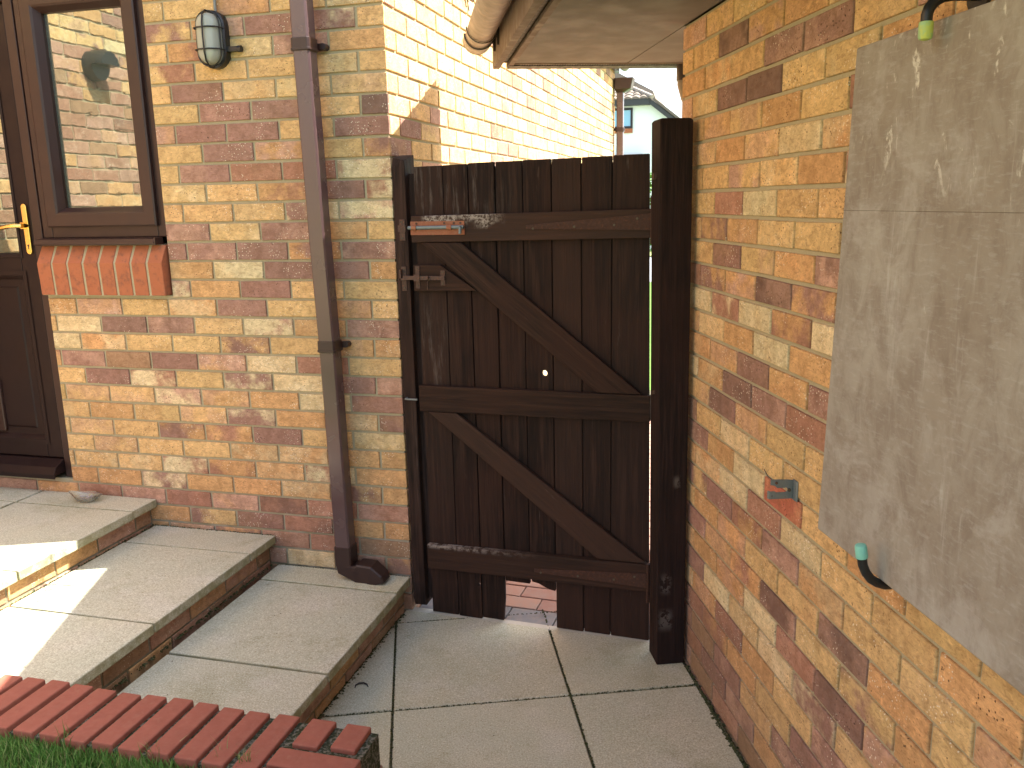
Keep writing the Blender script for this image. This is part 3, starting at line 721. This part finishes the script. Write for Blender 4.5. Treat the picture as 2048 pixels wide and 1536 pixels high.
hook('wall_hook', [(1.463, -.002, .900), (1.463, -.048, .902), (1.463, -.062, .907), (1.463, -.076, .916), (1.463, -.087, .930), (1.463, -.094, .946), (1.463, -.097, .963)], 'black wall hook with pale teal tip holding the lower edge of the board', M_TEAL)
hook('wall_hook', [(1.530, -.002, 1.934), (1.530, -.05, 1.934), (1.530, -.066, 1.931), (1.530, -.079, 1.924), (1.530, -.087, 1.914), (1.530, -.090, 1.904), (1.530, -.090, 1.892)], 'black wall hook with green tip holding the top edge of the board', M_TEAL2)
# steel bracket
e = empty('steel_bracket', 'small grey steel bracket screwed to a red brick on the garage wall', 'bracket', GC+Vector((0, 0, 0)), GROT)
bu = .962
mb = MB()
mb.prism([(-.004, .896), (-.061, .897), (-.061, .917), (-.050, .917), (-.046, .914), (-.020, .914), (-.016, .919), (-.020, .925), (-.044, .925), (-.050, .931), (-.061, .934), (-.061, .948), (-.020, .946), (-.004, .944)], lambda y, z, x: Vector((x, y, z)), bu, bu+.003)
mb.prism([(bu, -.004), (bu+.020, -.004), (bu+.026, -.001), (bu, -.001)], lambda x, y, z: Vector((x, y, z)), .894, .946)
mb.prism([(bu-.006, -.061), (bu+.003, -.061), (bu+.003, -.064), (bu-.006, -.066)], lambda x, y, z: Vector((x, y, z)), .897, .917)
obj('bracket_plate', mb, M_STEEL, e, bevel=.0006)
mb = MB(); mb.tube([(bu+.004, -.014, .9195), (bu+.007, -.014, .9195)], .0045, 12); obj('screw', mb, M_DUST, e)
mb = MB(); mb.tube([(bu+.003, -.047, .939), (bu+.0055, -.047, .939)], .0035, 10); obj('screw', mb, M_RUST, e)
mb = MB(); mb.tube([(bu, -.058, .948), (bu-.01, -.064, .953), (bu-.02, -.070, .968)], .0011, 6); obj('wire', mb, M_BLACK, e)

# ---------------------------------------------------------------- gate posts
pr_ = empty('gate_post', 'tall thick dark brown square post against the garage wall', 'gate post', GC, GROT)
mb = MB()
x0, x1, y0, y1 = .090, .190, -.113, -.012           # local x along wall towards viewer, y towards wall
Z = [(0.0, 0), (1.0, .008), (1.868, .016), (1.876, .016)]
rings = []
for z, s in Z:
    k = .006 if z == 1.876 else 0
    rings.append([Vector((x0+k, y0-s+k, z)), Vector((x1-k, y0-s+k, z)), Vector((x1-k, y1-s*.6-k, z)), Vector((x0+k, y1-s*.6-k, z))])
mb.loft(rings)
def worn_post(T):
    x, y, z = T.sep()
    a = T.math('MULTIPLY', mask_box(T, 2, .28, .34, .02), mask_box(T, 1, -.100, -.070, .012))
    b = T.math('MULTIPLY', mask_box(T, 2, .14, .205, .02), mask_box(T, 1, -.105, -.062, .012))
    c = T.math('MULTIPLY', mask_box(T, 2, .665, .70, .012), mask_box(T, 1, -.062, -.042, .008))
    m = T.math('MAXIMUM', T.math('MAXIMUM', a, b), T.math('MULTIPLY', c, 1.))
    return T.math('MULTIPLY', T.math('MULTIPLY', m, T.ramp(T.noise(34, 4, .7), .44, .52)), .22)
M_POSTR = mat_wood('dark_post_wood', (.0150, .0088, .0074), (.028, .0155, .0125), 'z', worn_post)
obj('post', mb, M_POSTR, pr_, bevel=.004)
mb = MB(); mb.tube([(.14, -.126, 1.70), (.14, -.136, 1.70)], .012, 10); obj('bolt_head', mb, M_RUST, pr_)
mb = MB(); mb.tube([(.14, -.119, .99), (.14, -.126, .99)], .007, 10); obj('bolt_head', mb, M_RUST, pr_)
pl = empty('gate_post', 'slim weathered brown latch post fixed to the house corner', 'gate post')
mb = MB()
rings = []
for z, s in ((.032, .010), (.06, .006), (.9, .003), (1.76, 0)):
    rings.append([Vector((.003+s, -.004, z)), Vector((.054+s, -.004, z)), Vector((.054+s, .096, z)), Vector((.003+s, .096, z))])
rings.append([Vector((.003, .012, 1.800)), Vector((.052, -.002, 1.786)), Vector((.054, .096, 1.81)), Vector((.003, .096, 1.81))])
mb.loft(rings)
obj('post', mb, M_POSTL, pl, bevel=.003)
mb = MB(); mb.box(.0545, .030, .05, .104, .052, 1.74); obj('gap_light_block', mb, M_POSTL, pl, bevel=.002)  # added strip behind the boards, blocks light between post and gate
mb = MB()      # keeps for the latches
mb.box(.024, -.0075, 1.498, .046, -.0045, 1.575); mb.box(.020, -.012, 1.53, .050, -.0075, 1.553)
obj('bolt_keep', mb, M_RUST, pl, bevel=.0008)
mb = MB()
mb.box(.024, -.0075, 1.312, .043, -.0045, 1.402); mb.box(.022, -.026, 1.352, .028, -.0075, 1.392); mb.box(.022, -.026, 1.352, .050, -.021, 1.36)
obj('latch_catch', mb, M_RUST, pl, bevel=.0008)
for z in (1.565, 1.507, 1.392, 1.322): mb = MB(); mb.tube([(.034, -.0075, z), (.034, -.0095, z)], .0033, 8); obj('screw', mb, M_DUST, pl)
mb = MB(); mb.tube([(.022, -.004, .897), (.022, -.022, .897), (.040, -.030, .898), (.075, -.034, .899)], .004, 8)
obj('pin_staple', mb, M_STEEL, pl, smooth=True)

# ---------------------------------------------------------------- gate (local x along gate, y away from viewer)
GO = Vector((.083, .004, 0)); GA = -.051
gate = empty('wooden_gate', 'dark brown ledged and braced timber gate between house and garage', 'gate', GO, GA)
js_t = [0.0, .116, .213, .315, .417, .522, .628, .737, .864]; js_b = [0.0, .117, .219, .316, .420, .522, .632, .735, .884]
tops = [1.764, 1.766, 1.770, 1.771, 1.773, 1.774, 1.776, 1.778]
def at_z(i, z): k = z/1.77; return js_b[i]*(1-k)+js_t[i]*k
HOLE = {}
for i in range(8):
    mb = MB(); g = .0022; dy = random.uniform(-.0025, .0025)
    zb = .006+random.uniform(-.003, .003); att = ((.5,)*3, (.5,)*3, (random.random(), random.random(), random.random(), 0))
    if i == 3: zb = .176
    if i == 4: zb = None
    def B(x, z): return x
    if i == 4:
        pts = [(at_z(i, .2)+.001, .197), (at_z(i, .2)+.006, .197), (at_z(i, .2)+.007, .186), (at_z(i, .2)+.035, .181), (at_z(i, .2)+.06, .168), (at_z(i, .2)+.085, .160), (at_z(i+1, .16)-g, .158), (at_z(i+1, tops[i])-g, tops[i]), (at_z(i, tops[i])+g, tops[i]-.001)]
    else:
        pts = [(at_z(i, zb)+g, zb), (at_z(i+1, zb)-g, zb-.0015), (at_z(i+1, tops[i])-g, tops[i]), (at_z(i, tops[i])+g, tops[i]-.0015)]
    if i == 2:
        pts = [pts[0], (pts[1][0]-.006, pts[1][1]+.0), (pts[1][0]+.001, .10), (pts[1][0]+.001, .17), pts[2], pts[3]]
    mb.prism(pts, lambda x, z, y: Vector((x, y, z)), dy, dy+.018, 0, att)
    if i < 7:
        zl = .20 if i in (2, 3, 4) else .012; zt_ = 1.755
        mb.prism([(at_z(i+1, zl)-.006, zl), (at_z(i+1, zl)+.007, zl), (at_z(i+1, zt_)+.007, zt_), (at_z(i+1, zt_)-.006, zt_)], lambda x, z, y: Vector((x, y, z)), .0085, .0135, 0, att)
    b = obj('board', mb, M_GATE, gate, bevel=.0022)
# two knot holes cut through the boards with boolean-free trick: real holes via boolean
def drill(board_i, cx, cz, rx, rz):
    bo = [o for o in gate.children if o.name.startswith('board')][board_i]
    mbc = MB(); mbc.prism([(cx+rx*math.cos(t), cz+rz*math.sin(t)) for t in [2*math.pi*k/14 for k in range(14)]], lambda x, z, y: Vector((x, y, z)), -.05, .08)
    cut = obj('cutter', mbc, M_GATE, None)
    bo.modifiers.clear()
    cut.location = GO; cut.rotation_euler = (0, 0, GA)
    md = bo.modifiers.new('hole', 'BOOLEAN'); md.object = cut; md.operation = 'DIFFERENCE'; md.solver = 'EXACT'; md.use_self = True
    bpy.context.view_layer.update()
    dg = bpy.context.evaluated_depsgraph_get(); me = bpy.data.meshes.new_from_object(bo.evaluated_get(dg))
    bo.modifiers.clear(); bo.data = me; bpy.data.objects.remove(cut)
    b2 = bo.modifiers.new('bevel', 'BEVEL'); b2.width = .002; b2.segments = 2; b2.limit_method = 'ANGLE'; b2.angle_limit = rad(60)
drill(4, .488, 1.014, .0105, .0115)
drill(1, .209, .148, .0042, .008)
def rail(name, x0, x1, z0l, z1l, z0r, z1r, m, y0=-.026, label=None):
    mb = MB(); mb.prism([(x0, z0l), (x1, z0r), (x1, z1r), (x0, z1l)], lambda x, z, y: Vector((x, y, z)), y0, -.003, 0, ((.5,)*3, (.5,)*3, (random.random(), random.random(), random.random(), 0)))
    o = obj(name, mb, m, gate, bevel=.003)
    if label: o['label'] = label
    return o
rail('rail', -.006, .873, 1.491, 1.586, 1.501, 1.598, M_RAIL, label='upper rail with worn whitish patch')
rail('rail', -.004, .879, .851, .952, .858, .954, M_RAILB)
rail('rail', .003, .884, .206, .306, .213, .320, M_RAILB, -.030)
mb = MB(); mb.prism([(-.006, 1.312), (.243, 1.315), (.100, 1.409), (-.006, 1.409)], lambda x, z, y: Vector((x, y, z)), -.022, -.003, 0, ((.5,)*3, (.5,)*3, (.4, .2, .7, 0)))
obj('latch_block', mb, M_RAILB, gate, bevel=.002)
def brace(pts):
    mb = MB()
    # grain follows the length: local frame along the brace
    a = Vector((pts[0][0], 0, pts[0][1])); ang = math.atan2(pts[3][1]-pts[0][1], pts[3][0]-pts[0][0])
    ca, sa = math.cos(-ang), math.sin(-ang)
    loc_ = [((x-a.x)*ca-(z-a.z)*sa, (x-a.x)*sa+(z-a.z)*ca) for x, z in pts]
    mb.prism(loc_, lambda x, z, y: Vector((x, y, z)), -.0245, -.003, 0, ((.5,)*3, (.5,)*3, (random.random(), random.random(), random.random(), 0)))
    o = obj('brace', mb, M_BRACE, gate, bevel=.003)
    o.location = (a.x, 0, a.z); o.rotation_euler = (0, -ang, 0)
M_BRACE = mat_wood('gate_brace_wood', (.022, .0125, .0088), (.041, .0225, .0154), 'x')
brace([(.030, 1.4895), (.186, 1.4895), (.848, .957), (.690, .956)])
brace([(.030, .850), (.146, .850), (.872, .322), (.690, .320)])
# tee hinges
def hinge(z0, tip_x, x1, hz, zb0, zb1, label=None):
    e = bpy.data.objects.new('tee_hinge', None); C.objects.link(e); e.parent = gate
    mb = MB(); mb.prism([(tip_x, z0-.006), (x1, z0-.028+hz), (x1, z0+.028+hz), (tip_x, z0+.008)], lambda x, z, y: Vector((x, y, z)), -.0305 if z0 > 1 else -.0345, -.0265 if z0 > 1 else -.0305)
    obj('strap', mb, M_HINGE, e, bevel=.001)
    mb = MB(); mb.tube([(x1+.006, -.031, zb0), (x1+.006, -.031, zb1)], .0055, 10); mb.box(x1+.008, -.030, zb0, x1+.030, -.027, zb1)
    obj('knuckle', mb, M_HINGE, e)
    for k in (.06, .4, .72, .9): 
        mb = MB(); zz = z0+.001+k*hz+(.012 if k > .8 else -.006)
        mb.tube([(tip_x+(x1-tip_x)*k, -.030, zz), (tip_x+(x1-tip_x)*k, -.0335 if z0 > 1 else -.0365, zz)], .0042, 8)
        obj('screw', mb, M_DUST, e)
hinge(1.541, .436, .872, .014, 1.482, 1.640)
hinge(.249, .447, .874, .010, .172, .325)
# rusty tower bolt on the upper rail
e = bpy.data.objects.new('tower_bolt', None); C.objects.link(e); e.parent = gate; e['label'] = 'orange rusted tower bolt with grey knob'
mb = MB(); mb.box(-.007, -.0295, 1.518, .205, -.0265, 1.567)
obj('bolt_plate', mb, M_RUSTR, e, bevel=.001)
mb = MB(); mb.tube([(-.012, -.037, 1.5445), (.205, -.037, 1.5455)], .0068, 12)
mb.tube([(.188, -.037, 1.5455), (.194, -.043, 1.5455), (.196, -.050, 1.542), (.196, -.052, 1.522)], .0058, 10)
obj('bolt_bar', mb, M_STEEL, e, smooth=True)
for x in (.012, .150): mb = MB(); mb.tube([(x-.009, -.037, 1.5445), (x+.009, -.037, 1.5445)], .0092, 12); obj('bolt_guide', mb, M_RUSTR, e, smooth=True)
for x in (.018, .128, .165, .190): mb = MB(); mb.tube([(x, -.029, 1.560), (x, -.032, 1.560)], .004, 8); obj('screw', mb, M_RUST, e)
# sliding latch
e = bpy.data.objects.new('latch', None); C.objects.link(e); e.parent = gate; e['label'] = 'brown painted flat bar latch'
mb = MB(); mb.box(.003, -.0255, 1.322, .020, -.0225, 1.405); obj('latch_plate', mb, M_RUST, e, bevel=.0008)
mb = MB(); mb.box(.103, -.0255, 1.334, .121, -.0225, 1.389); obj('latch_plate', mb, M_RUST, e, bevel=.0008)
mb = MB(); mb.box(-.046, -.033, 1.354, .121, -.028, 1.369)
obj('latch_bar', mb, M_RUST, e, bevel=.001)
mb = MB(); mb.box(.0, -.036, 1.350, .023, -.0335, 1.374); obj('latch_guide', mb, M_RUST, e)
mb = MB(); mb.tube([(.055, -.0225, 1.353), (.051, -.026, 1.346), (.050, -.026, 1.318)], .0016, 6); obj('latch_wire', mb, M_RUST, e)
mb = MB(); mb.tube([(.056, -.033, 1.363), (.056, -.045, 1.365)], .006, 10)
obj('latch_knob', mb, M_RUST, e, smooth=True)
for x, z in ((.012, 1.396), (.012, 1.333), (.112, 1.382), (.112, 1.340)): mb = MB(); mb.tube([(x, -.0255, z), (x, -.0275, z)], .0032, 8); obj('screw', mb, M_DUST, e)

# ---------------------------------------------------------------- low red brick wall round the lawn
lw = empty('garden_wall', 'low wall capped with red bricks on edge around the lawn', 'low wall')
mb = MB(); WZ = .38; yF, yN = -1.292, -1.500
x = .222-.066; 
while x > -2.75:
    tilt = random.uniform(-.002, .002)
    mb.box(x, yN+random.uniform(-.004, .004), WZ-.095, x+.059, yF+random.uniform(-.004, .004), WZ+random.uniform(-.002, .002), 0, None, Matrix.Rotation(tilt, 4, 'Z')); x -= .0768+random.uniform(-.0012, .0012)
mb.box(.252, -1.395, WZ-.095, .318, -1.290, WZ); mb.box(.348, -1.388, WZ-.095, .412, -1.292, WZ+.001)
y = -1.412
while y > -5.0:
    mb.box(.232+random.uniform(-.003, .003), y-.065, WZ-.095, .440+random.uniform(-.003, .003), y, WZ+random.uniform(-.002, .002)); y -= .077
obj('capping_bricks', mb, M_RED, lw, bevel=.0035)
mb = MB(); mb.box(-2.75, yN+.004, -.05, .228, yF-.004, WZ-.014); mb.box(.2285, -5.0, -.05, .432, yF-.006, WZ-.0125)
obj('wall_core', mb, M_SOIL, lw)
mb = MB(); brick_field(mb, lambda a, h, z: Vector((.436+h, yF-a, z)), 3.7, WZ-.098, 4, True, {k: 'RBRRBRRB' for k in range(4)}, (), .0)
obj('wall_face', mb, M_BRICK, lw)
mb = MB(); brick_field(mb, lambda a, h, z: Vector((.432-a, yF-.001+h, z)), 3.1, WZ-.098, 4, False, {k: 'RBRRBRRB' for k in range(4)}, (), .012)
obj('wall_face', mb, M_BRICK, lw)

# lawn
mb = MB(); mb.box(-2.40, -6, -.02, .231, yN-.002, .335)
tag(obj('lawn', mb, mat_plain('lawn_soil', (.045, .075, .02), .95, .1, .4, 12, bump=.6)), kind='structure')
mb = MB()
for i in range(30000):
    near = random.random() < .85
    x = random.uniform(-1.25, .23) if near else random.uniform(-2.4, .23); y = random.uniform(-2.05, -1.503) if near else random.uniform(-3.2, -1.503)
    if near and random.random() < .2: y = random.uniform(-1.54, -1.497)
    z = .334; hgt = random.uniform(.018, .046); a = random.uniform(0, 6.28); w2 = random.uniform(.0009, .0018); ln = random.uniform(.004, .026); la = random.uniform(0, 6.28)
    dx, dy = math.cos(a)*w2, math.sin(a)*w2; lx, ly = math.cos(la)*ln, math.sin(la)*ln
    c = random.choice([(.10, .24, .04), (.15, .31, .06), (.075, .19, .03), (.19, .35, .08), (.25, .34, .10)]) if random.random() < .94 else (.38, .36, .16)
    mb.add([(x-dx, y-dy, z), (x+dx, y+dy, z), (x+dx*.7+lx*.4, y+dy*.7+ly*.4, z+hgt*.6), (x-dx*.7+lx*.4, y-dy*.7+ly*.4, z+hgt*.6), (x+lx, y+ly, z+hgt)], [(0, 1, 2, 3), (3, 2, 4)], 0, (c, c, (0, 0, 0, 0)))
tag(obj('grass', mb, M_BLADE, solid=False), 'short green lawn grass behind the red brick edging', 'grass', kind='stuff')
# tufts in the joints of the wall cap
mb = MB()
for cx, cy, n in ((.180, -1.47, 26), (-.06, -1.497, 24), (.10, -1.46, 10), (-.30, -1.498, 16), (-.66, -1.497, 12)):
    for i in range(n):
        x = cx+random.gauss(0, .012); y = cy+random.gauss(0, .014); z = .360; a = random.uniform(0, 6.28); w2 = .0012; hgt = random.uniform(.02, .06); lx, ly = random.gauss(0, .02), random.gauss(0, .02)
        dx, dy = math.cos(a)*w2, math.sin(a)*w2; c = random.choice([(.12, .2, .04), (.4, .38, .17), (.3, .3, .12)])
        mb.add([(x-dx, y-dy, z), (x+dx, y+dy, z), (x+dx*.7+lx*.4, y+dy*.7+ly*.4, z+hgt*.6), (x-dx*.7+lx*.4, y-dy*.7+ly*.4, z+hgt*.6), (x+lx, y+ly, z+hgt)], [(0, 1, 2, 3), (3, 2, 4)], 0, (c, c, (0, 0, 0, 0)))
tag(obj('grass_tufts', mb, M_BLADE, solid=False), 'thin grass tufts growing out of the brick cap joints', 'grass tufts', kind='stuff')
# moss lines in the patio joints and at the wall feet
mb = MB()
M_MOSS = mat_plain('dark_moss', (.05, .06, .025), .95, .1, .5, 80, bump=.8, c2=(.14, .13, .08), c2r=(.5, .6))
def moss(p, q, n, spread, rmin=.0015, rmax=.0045, z=0.0):
    p, q = Vector(p), Vector(q)
    for i in range(n):
        c = p.lerp(q, random.random()); cx, cy = c.x+random.gauss(0, spread), c.y+random.gauss(0, spread); s = random.uniform(rmin, rmax)
        k = 6; vs = [(cx+s*math.cos(a+.3)*random.uniform(.6, 1.3), cy+s*math.sin(a+.3)*random.uniform(.6, 1.3), z-.002) for a in [2*math.pi*i/k for i in range(k)]]
        mb.add(vs+[(cx, cy, z+s*.55)], [(i, (i+1) % k, k) for i in range(k)])
def GP(a, b): return (GC.x-TV.x*a+NV.x*b, GC.y-TV.y*a+NV.y*b, 0)
for vv in (-1.045, -.45): moss(GP(-.3, vv), GP(1.9, vv), 520, .002)
for uu in (.33, .93, -.27): moss(GP(uu, -1.7), GP(uu, -.02), 330, .002)
moss(GP(.2, -.012), GP(2.2, -.012), 900, .004, .002, .008)
moss((-.026, -.04, 0), (-.026, -1.28, 0), 620, .006, .002, .009)
moss((-.628, -.01, .15), (-.628, -1.28, .15), 330, .006, .002, .007, .15); moss((-1.196, -.01, .28), (-1.196, -1.28, .28), 300, .006, .002, .007, .28)
moss((-.6, -.006, .15), (-.01, -.006, .15), 240, .003, .002, .006, .15); moss((-1.2, -.006, .28), (-.61, -.006, .28), 240, .003, .002, .006, .28)
tag(obj('moss', mb, M_MOSS, solid=False), 'dark moss lines in the paving joints and along the wall feet', 'moss', kind='stuff')

# ---------------------------------------------------------------- small things
ash = empty('glass_ashtray', 'small clear glass ashtray with stubs on the top step', 'ashtray', (-1.455, -.085, .401))
def mat_clear():
    T = NT('clear_glass', .06, .5); T.col((.86, .86, .80)); T.b.inputs['Transmission Weight'].default_value = .92; T.b.inputs['IOR'].default_value = 1.45; return T.m
M_CLEAR = mat_clear()
mb = MB(); nseg = 28
def ring(rx, ry, z, wav=0): return [Vector((rx*math.cos(t)*(1+wav*abs(math.cos(t))**8), ry*math.sin(t), z+wav*.02*abs(math.cos(t))**8)) for t in [2*math.pi*i/nseg for i in range(nseg)]]
mb.loft([ring(.034, .030, 0), ring(.042, .036, .006), ring(.052, .044, .020, .45), ring(.056, .047, .027, .6), ring(.050, .042, .026, .5), ring(.040, .034, .010), ring(.030, .026, .006)])
obj('bowl', mb, M_CLEAR, ash, smooth=True)
mb = MB()
for i in range(9):
    a = random.uniform(0, 6.28); x, y = random.gauss(0, .014), random.gauss(0, .012)
    mb.tube([(x, y, .012+random.uniform(0, .008)), (x+.018*math.cos(a), y+.018*math.sin(a), .014+random.uniform(0, .01))], .0038, 8)
obj('stubs', mb, mat_plain('ash_and_stubs', (.42, .38, .36), .9, .1, .5, 90), ash)
mb = MB(); mb.tube([(.014, -.584, .004), (.010, -.570, .005), (.018, -.557, .006), (.032, -.552, .006), (.046, -.556, .005), (.056, -.568, .004)], [.0015, .0028, .003, .003, .0028, .0012], 8)
tag(obj('twig', mb, mat_plain('dark_twig', (.03, .025, .03), .6, .3, .2, 40), smooth=True), 'little dark curved twig lying on the left patio slab', 'twig')
mb = MB()
for i in range(46):
    x, y = random.choice([(random.uniform(.0, 1.2), random.uniform(-1.2, -.1)), (random.uniform(-.55, -.05), random.uniform(-1.2, -.05))])
    z = .001 if x > 0 else .151; a = random.uniform(0, 6.28); s = random.uniform(.0015, .0042)
    vs = [(x+s*math.cos(a+k*2.1)*random.uniform(.5, 1.4), y+s*math.sin(a+k*2.1)*random.uniform(.5, 1.4), z) for k in range(3)]
    mb.add(vs+[(x, y, z+.002)], [(0, 1, 3), (1, 2, 3), (2, 0, 3)])
tag(obj('debris', mb, M_DUST, solid=False), 'specks of dark dirt scattered over the slabs', 'debris', kind='stuff')

# ---------------------------------------------------------------- beyond the gate
mb = MB()
cg = [(.21, .22, .235), (.24, .24, .25), (.19, .20, .22)]; cp_ = [(.42, .25, .20), (.46, .28, .22), (.38, .22, .18)]
y = .022; row = 0
while y < 4.0:
    x = -.02-random.random()*.0-(.1 if row % 2 else 0); grey = row < 1; step = .10 if (row % 2 == 0 or grey) else .10
    L = .2
    while x < 3.2:
        c = random.choice(cg if grey else cp_); xx0 = max(x, .004); sk = -.051*x*1.0
        if x+L > .03: mb.box(xx0, y+.003, -.07, x+L-.005, y+.1-.004+(.04 if grey else 0), -.012+random.uniform(-.001, .001), 0, (c, c, (0, 0, 0, 0)), Matrix.Rotation(-.051, 4, 'Z'))
        x += L
    y += .1+(.04 if grey else 0); row += 1
tag(obj('driveway', mb, M_PAVER, bevel=.003), kind='structure')
mb = MB(); mb.box(-.1, .03, -.08, 8, 4.4, -.022); tag(obj('driveway_bed', mb, M_SOIL), kind='structure')
T = NT('ground_mix', .95, .1); T.col(T.mix(T.noise(.6, 4), (.20, .24, .09), (.30, .32, .14))); T.bump(T.noise(8), .5, .05)
mb = MB(); mb.add([(-400, -400, -.09), (400, -400, -.09), (400, 400, -.09), (-400, 400, -.09)], [(0, 1, 2, 3)])
tag(obj('ground', mb, T.m, solid=False), kind='structure')
mb = MB(); mb.box(-30, 4.4, -.2, 30, 14.5, -.03)
tag(obj('front_lawn', mb, mat_plain('sunny_lawn', (.10, .20, .04), .9, .1, .35, 6, bump=.4)), kind='structure')
mb = MB(); mb.box(-30, 14.5, -.2, 30, 22, -.02)
tag(obj('road', mb, mat_plain('pale_asphalt', (.30, .31, .33), .9, .1, .1, 4)), kind='structure')
# hedge
mb = MB()
for i in range(9000):
    x = random.uniform(-6, 2.5); y = random.uniform(23.0, 24.0); z = random.uniform(0, 2.35+.15*math.sin(x*3)+random.uniform(-.1, .1)); s = random.uniform(.04, .09)
    a, b = random.uniform(0, 6.28), random.uniform(-1.2, 1.2); d1 = Vector((math.cos(a), math.sin(a), b)).normalized()*s; d2 = Vector((-math.sin(a), math.cos(a), random.uniform(-.6, .6)))*s*.6
    p = Vector((x, y, z)); c = random.choice([(.09, .20, .03), (.14, .30, .04), (.06, .14, .02), (.2, .36, .06)])
    mb.add([p-d1, p-d2, p+d1, p+d2], [(0, 1, 2, 3)], 0, (c, c, (0, 0, 0, 0)))
tag(obj('hedge', mb, M_BLADE, solid=False), 'bright green hedge glimpsed through the gap beside the gate', 'hedge', kind='stuff')
# white house across the road
wh = empty('white_house', 'white rendered house with tiled half-hipped roof seen beyond the gate', 'house', (0, 27, 0))
mb = MB(); XL, XR = -10.2, 1.2; ce = 4.75; cxr, cxl = -1.80, -7.2
mb.prism([(XL, -.2), (XR, -.2), (XR, 2.38), (cxr, ce), (cxl, ce), (XL, 2.38)], lambda x, z, y: Vector((x, y, z)), 0, 8)
obj('wall', mb, M_REND, wh)
mb = MB(); mb.box(cxl-.1, -.28, 4.70, cxr+.02, -.002, 4.90)
sl = (ce-2.38)/(XR-cxr)
mb.prism([(cxr+.02, 4.90), (cxr+.02, 4.72), (XR+.6, 4.72-sl*(XR+.6-cxr)), (XR+.6, 4.90-sl*(XR+.6-cxr))], lambda x, z, y: Vector((x, y, z)), -.25, -.001)
obj('fascia', mb, mat_plain('dark_grey_fascia', (.05, .05, .055), .5, .3, .1, 5), wh)
mb = MB()
# half-hip of pantiles above the clipped gable, and main roof slope behind
apx, apz = -2.6, 5.36
rowsH = 4
for rI in range(rowsH):
    k0, k1 = rI/rowsH, (rI+1)/rowsH+.015
    z0, z1 = 4.92+(apz-4.92)*k0, 4.92+(apz-4.92)*k1; y0, y1 = -.32+.9*k0, -.32+.9*k1
    xr0 = cxr+.12+(apx-cxr)*k0; xl = -7.3
    x = xl
    while x < xr0-.01:
        xe = min(x+.26, xr0)
        seg = 6
        for q in range(seg):
            a, b = x+(xe-x)*q/seg, x+(xe-x)*(q+1)/seg
            ha, hb = .05*math.sin(math.pi*q/seg), .05*math.sin(math.pi*(q+1)/seg)
            mb.add([Vector((a, y0, z0+ha)), Vector((b, y0, z0+hb)), Vector((b, y1, z1+hb-.03)), Vector((a, y1, z1+ha-.03)), Vector((a, y0, z0+ha-.05)), Vector((b, y0, z0+hb-.05))], [(0, 1, 2, 3), (0, 4, 5, 1)])
        x += .26
obj('half_hip', mb, M_TILE, wh, solid=False)
mb = MB()
mb.prism([(cxr+.14, 4.88), (cxr-.02, 5.30), (-2.95, 5.92), (-5.0, 7.0), (-7.3, 5.6), (-7.3, 4.88)], lambda x, z, y: Vector((x, y, z)), 1.2, 8.2)
mb.prism([(cxr+.14, 4.93), (XR+.7, 4.93-sl*(XR+.56-cxr)), (XR+.7, 4.83-sl*(XR+.56-cxr)), (cxr+.14, 4.83)], lambda x, z, y: Vector((x, y, z)), -.3, 8.2)
obj('roof', mb, M_TILE, wh)
mb = MB(); mb.tube([(cxr+.13, -.34, 4.93), (apx+.12, .56, apz)], .07, 8); obj('hip_ridge', mb, M_TILEW, wh)
mb = MB(); frame_rect(mb, -3.5, 3.98, -2.36, 4.64, .07, -.05, .02)
wn = obj('window', mb, mat_plain('dark_window_frame', (.03, .025, .03), .5, .3), wh)
mb = MB(); mb.box(-3.43, -.02, 4.05, -2.43, -.01, 4.57)
def mat_painted_sky_glass():
    T = NT('painted_sky_glass', .05, .6); T.col((.25, .48, .68)); return T.m  # sky reflection put in as a blue base colour
obj('pane', mb, mat_painted_sky_glass(), wn)
mb = MB(); mb.box(-3.5, -.06, 3.83, -2.36, -.001, 3.97); obj('brick_sill', mb, M_ORED, wh)
mb = MB(); mb.box(-3.4, -.2, 3.0, -2.0, -.001, 3.12); obj('porch_ledge', mb, M_FASC, wh)

# downpipe with hopper at the far end of the house side wall
fp = empty('downpipe', 'brown square downpipe with hopper head at the far corner of the sunlit wall', 'downpipe', (.062, 5.80, 0))
mb = MB(); mb.loft([sq(0, 0, z, .033, 0, .006) for z in (0, 2.66)])
obj('pipe', mb, M_PIPE, fp)
mb = MB(); mb.loft([sq(0, 0, 2.66, .036), sq(.03, 0, 2.69, .080), sq(.04, 0, 2.78, .092), sq(.04, 0, 2.79, .095)])
obj('hopper', mb, M_PIPE2, fp)
mb = MB(); mb.loft([sq(0, 0, 2.29, .040), sq(0, 0, 2.33, .040)]); mb.box(-.06, -.012, 2.30, .045, .012, 2.32)
obj('pipe_clip', mb, M_PIPE2, fp)
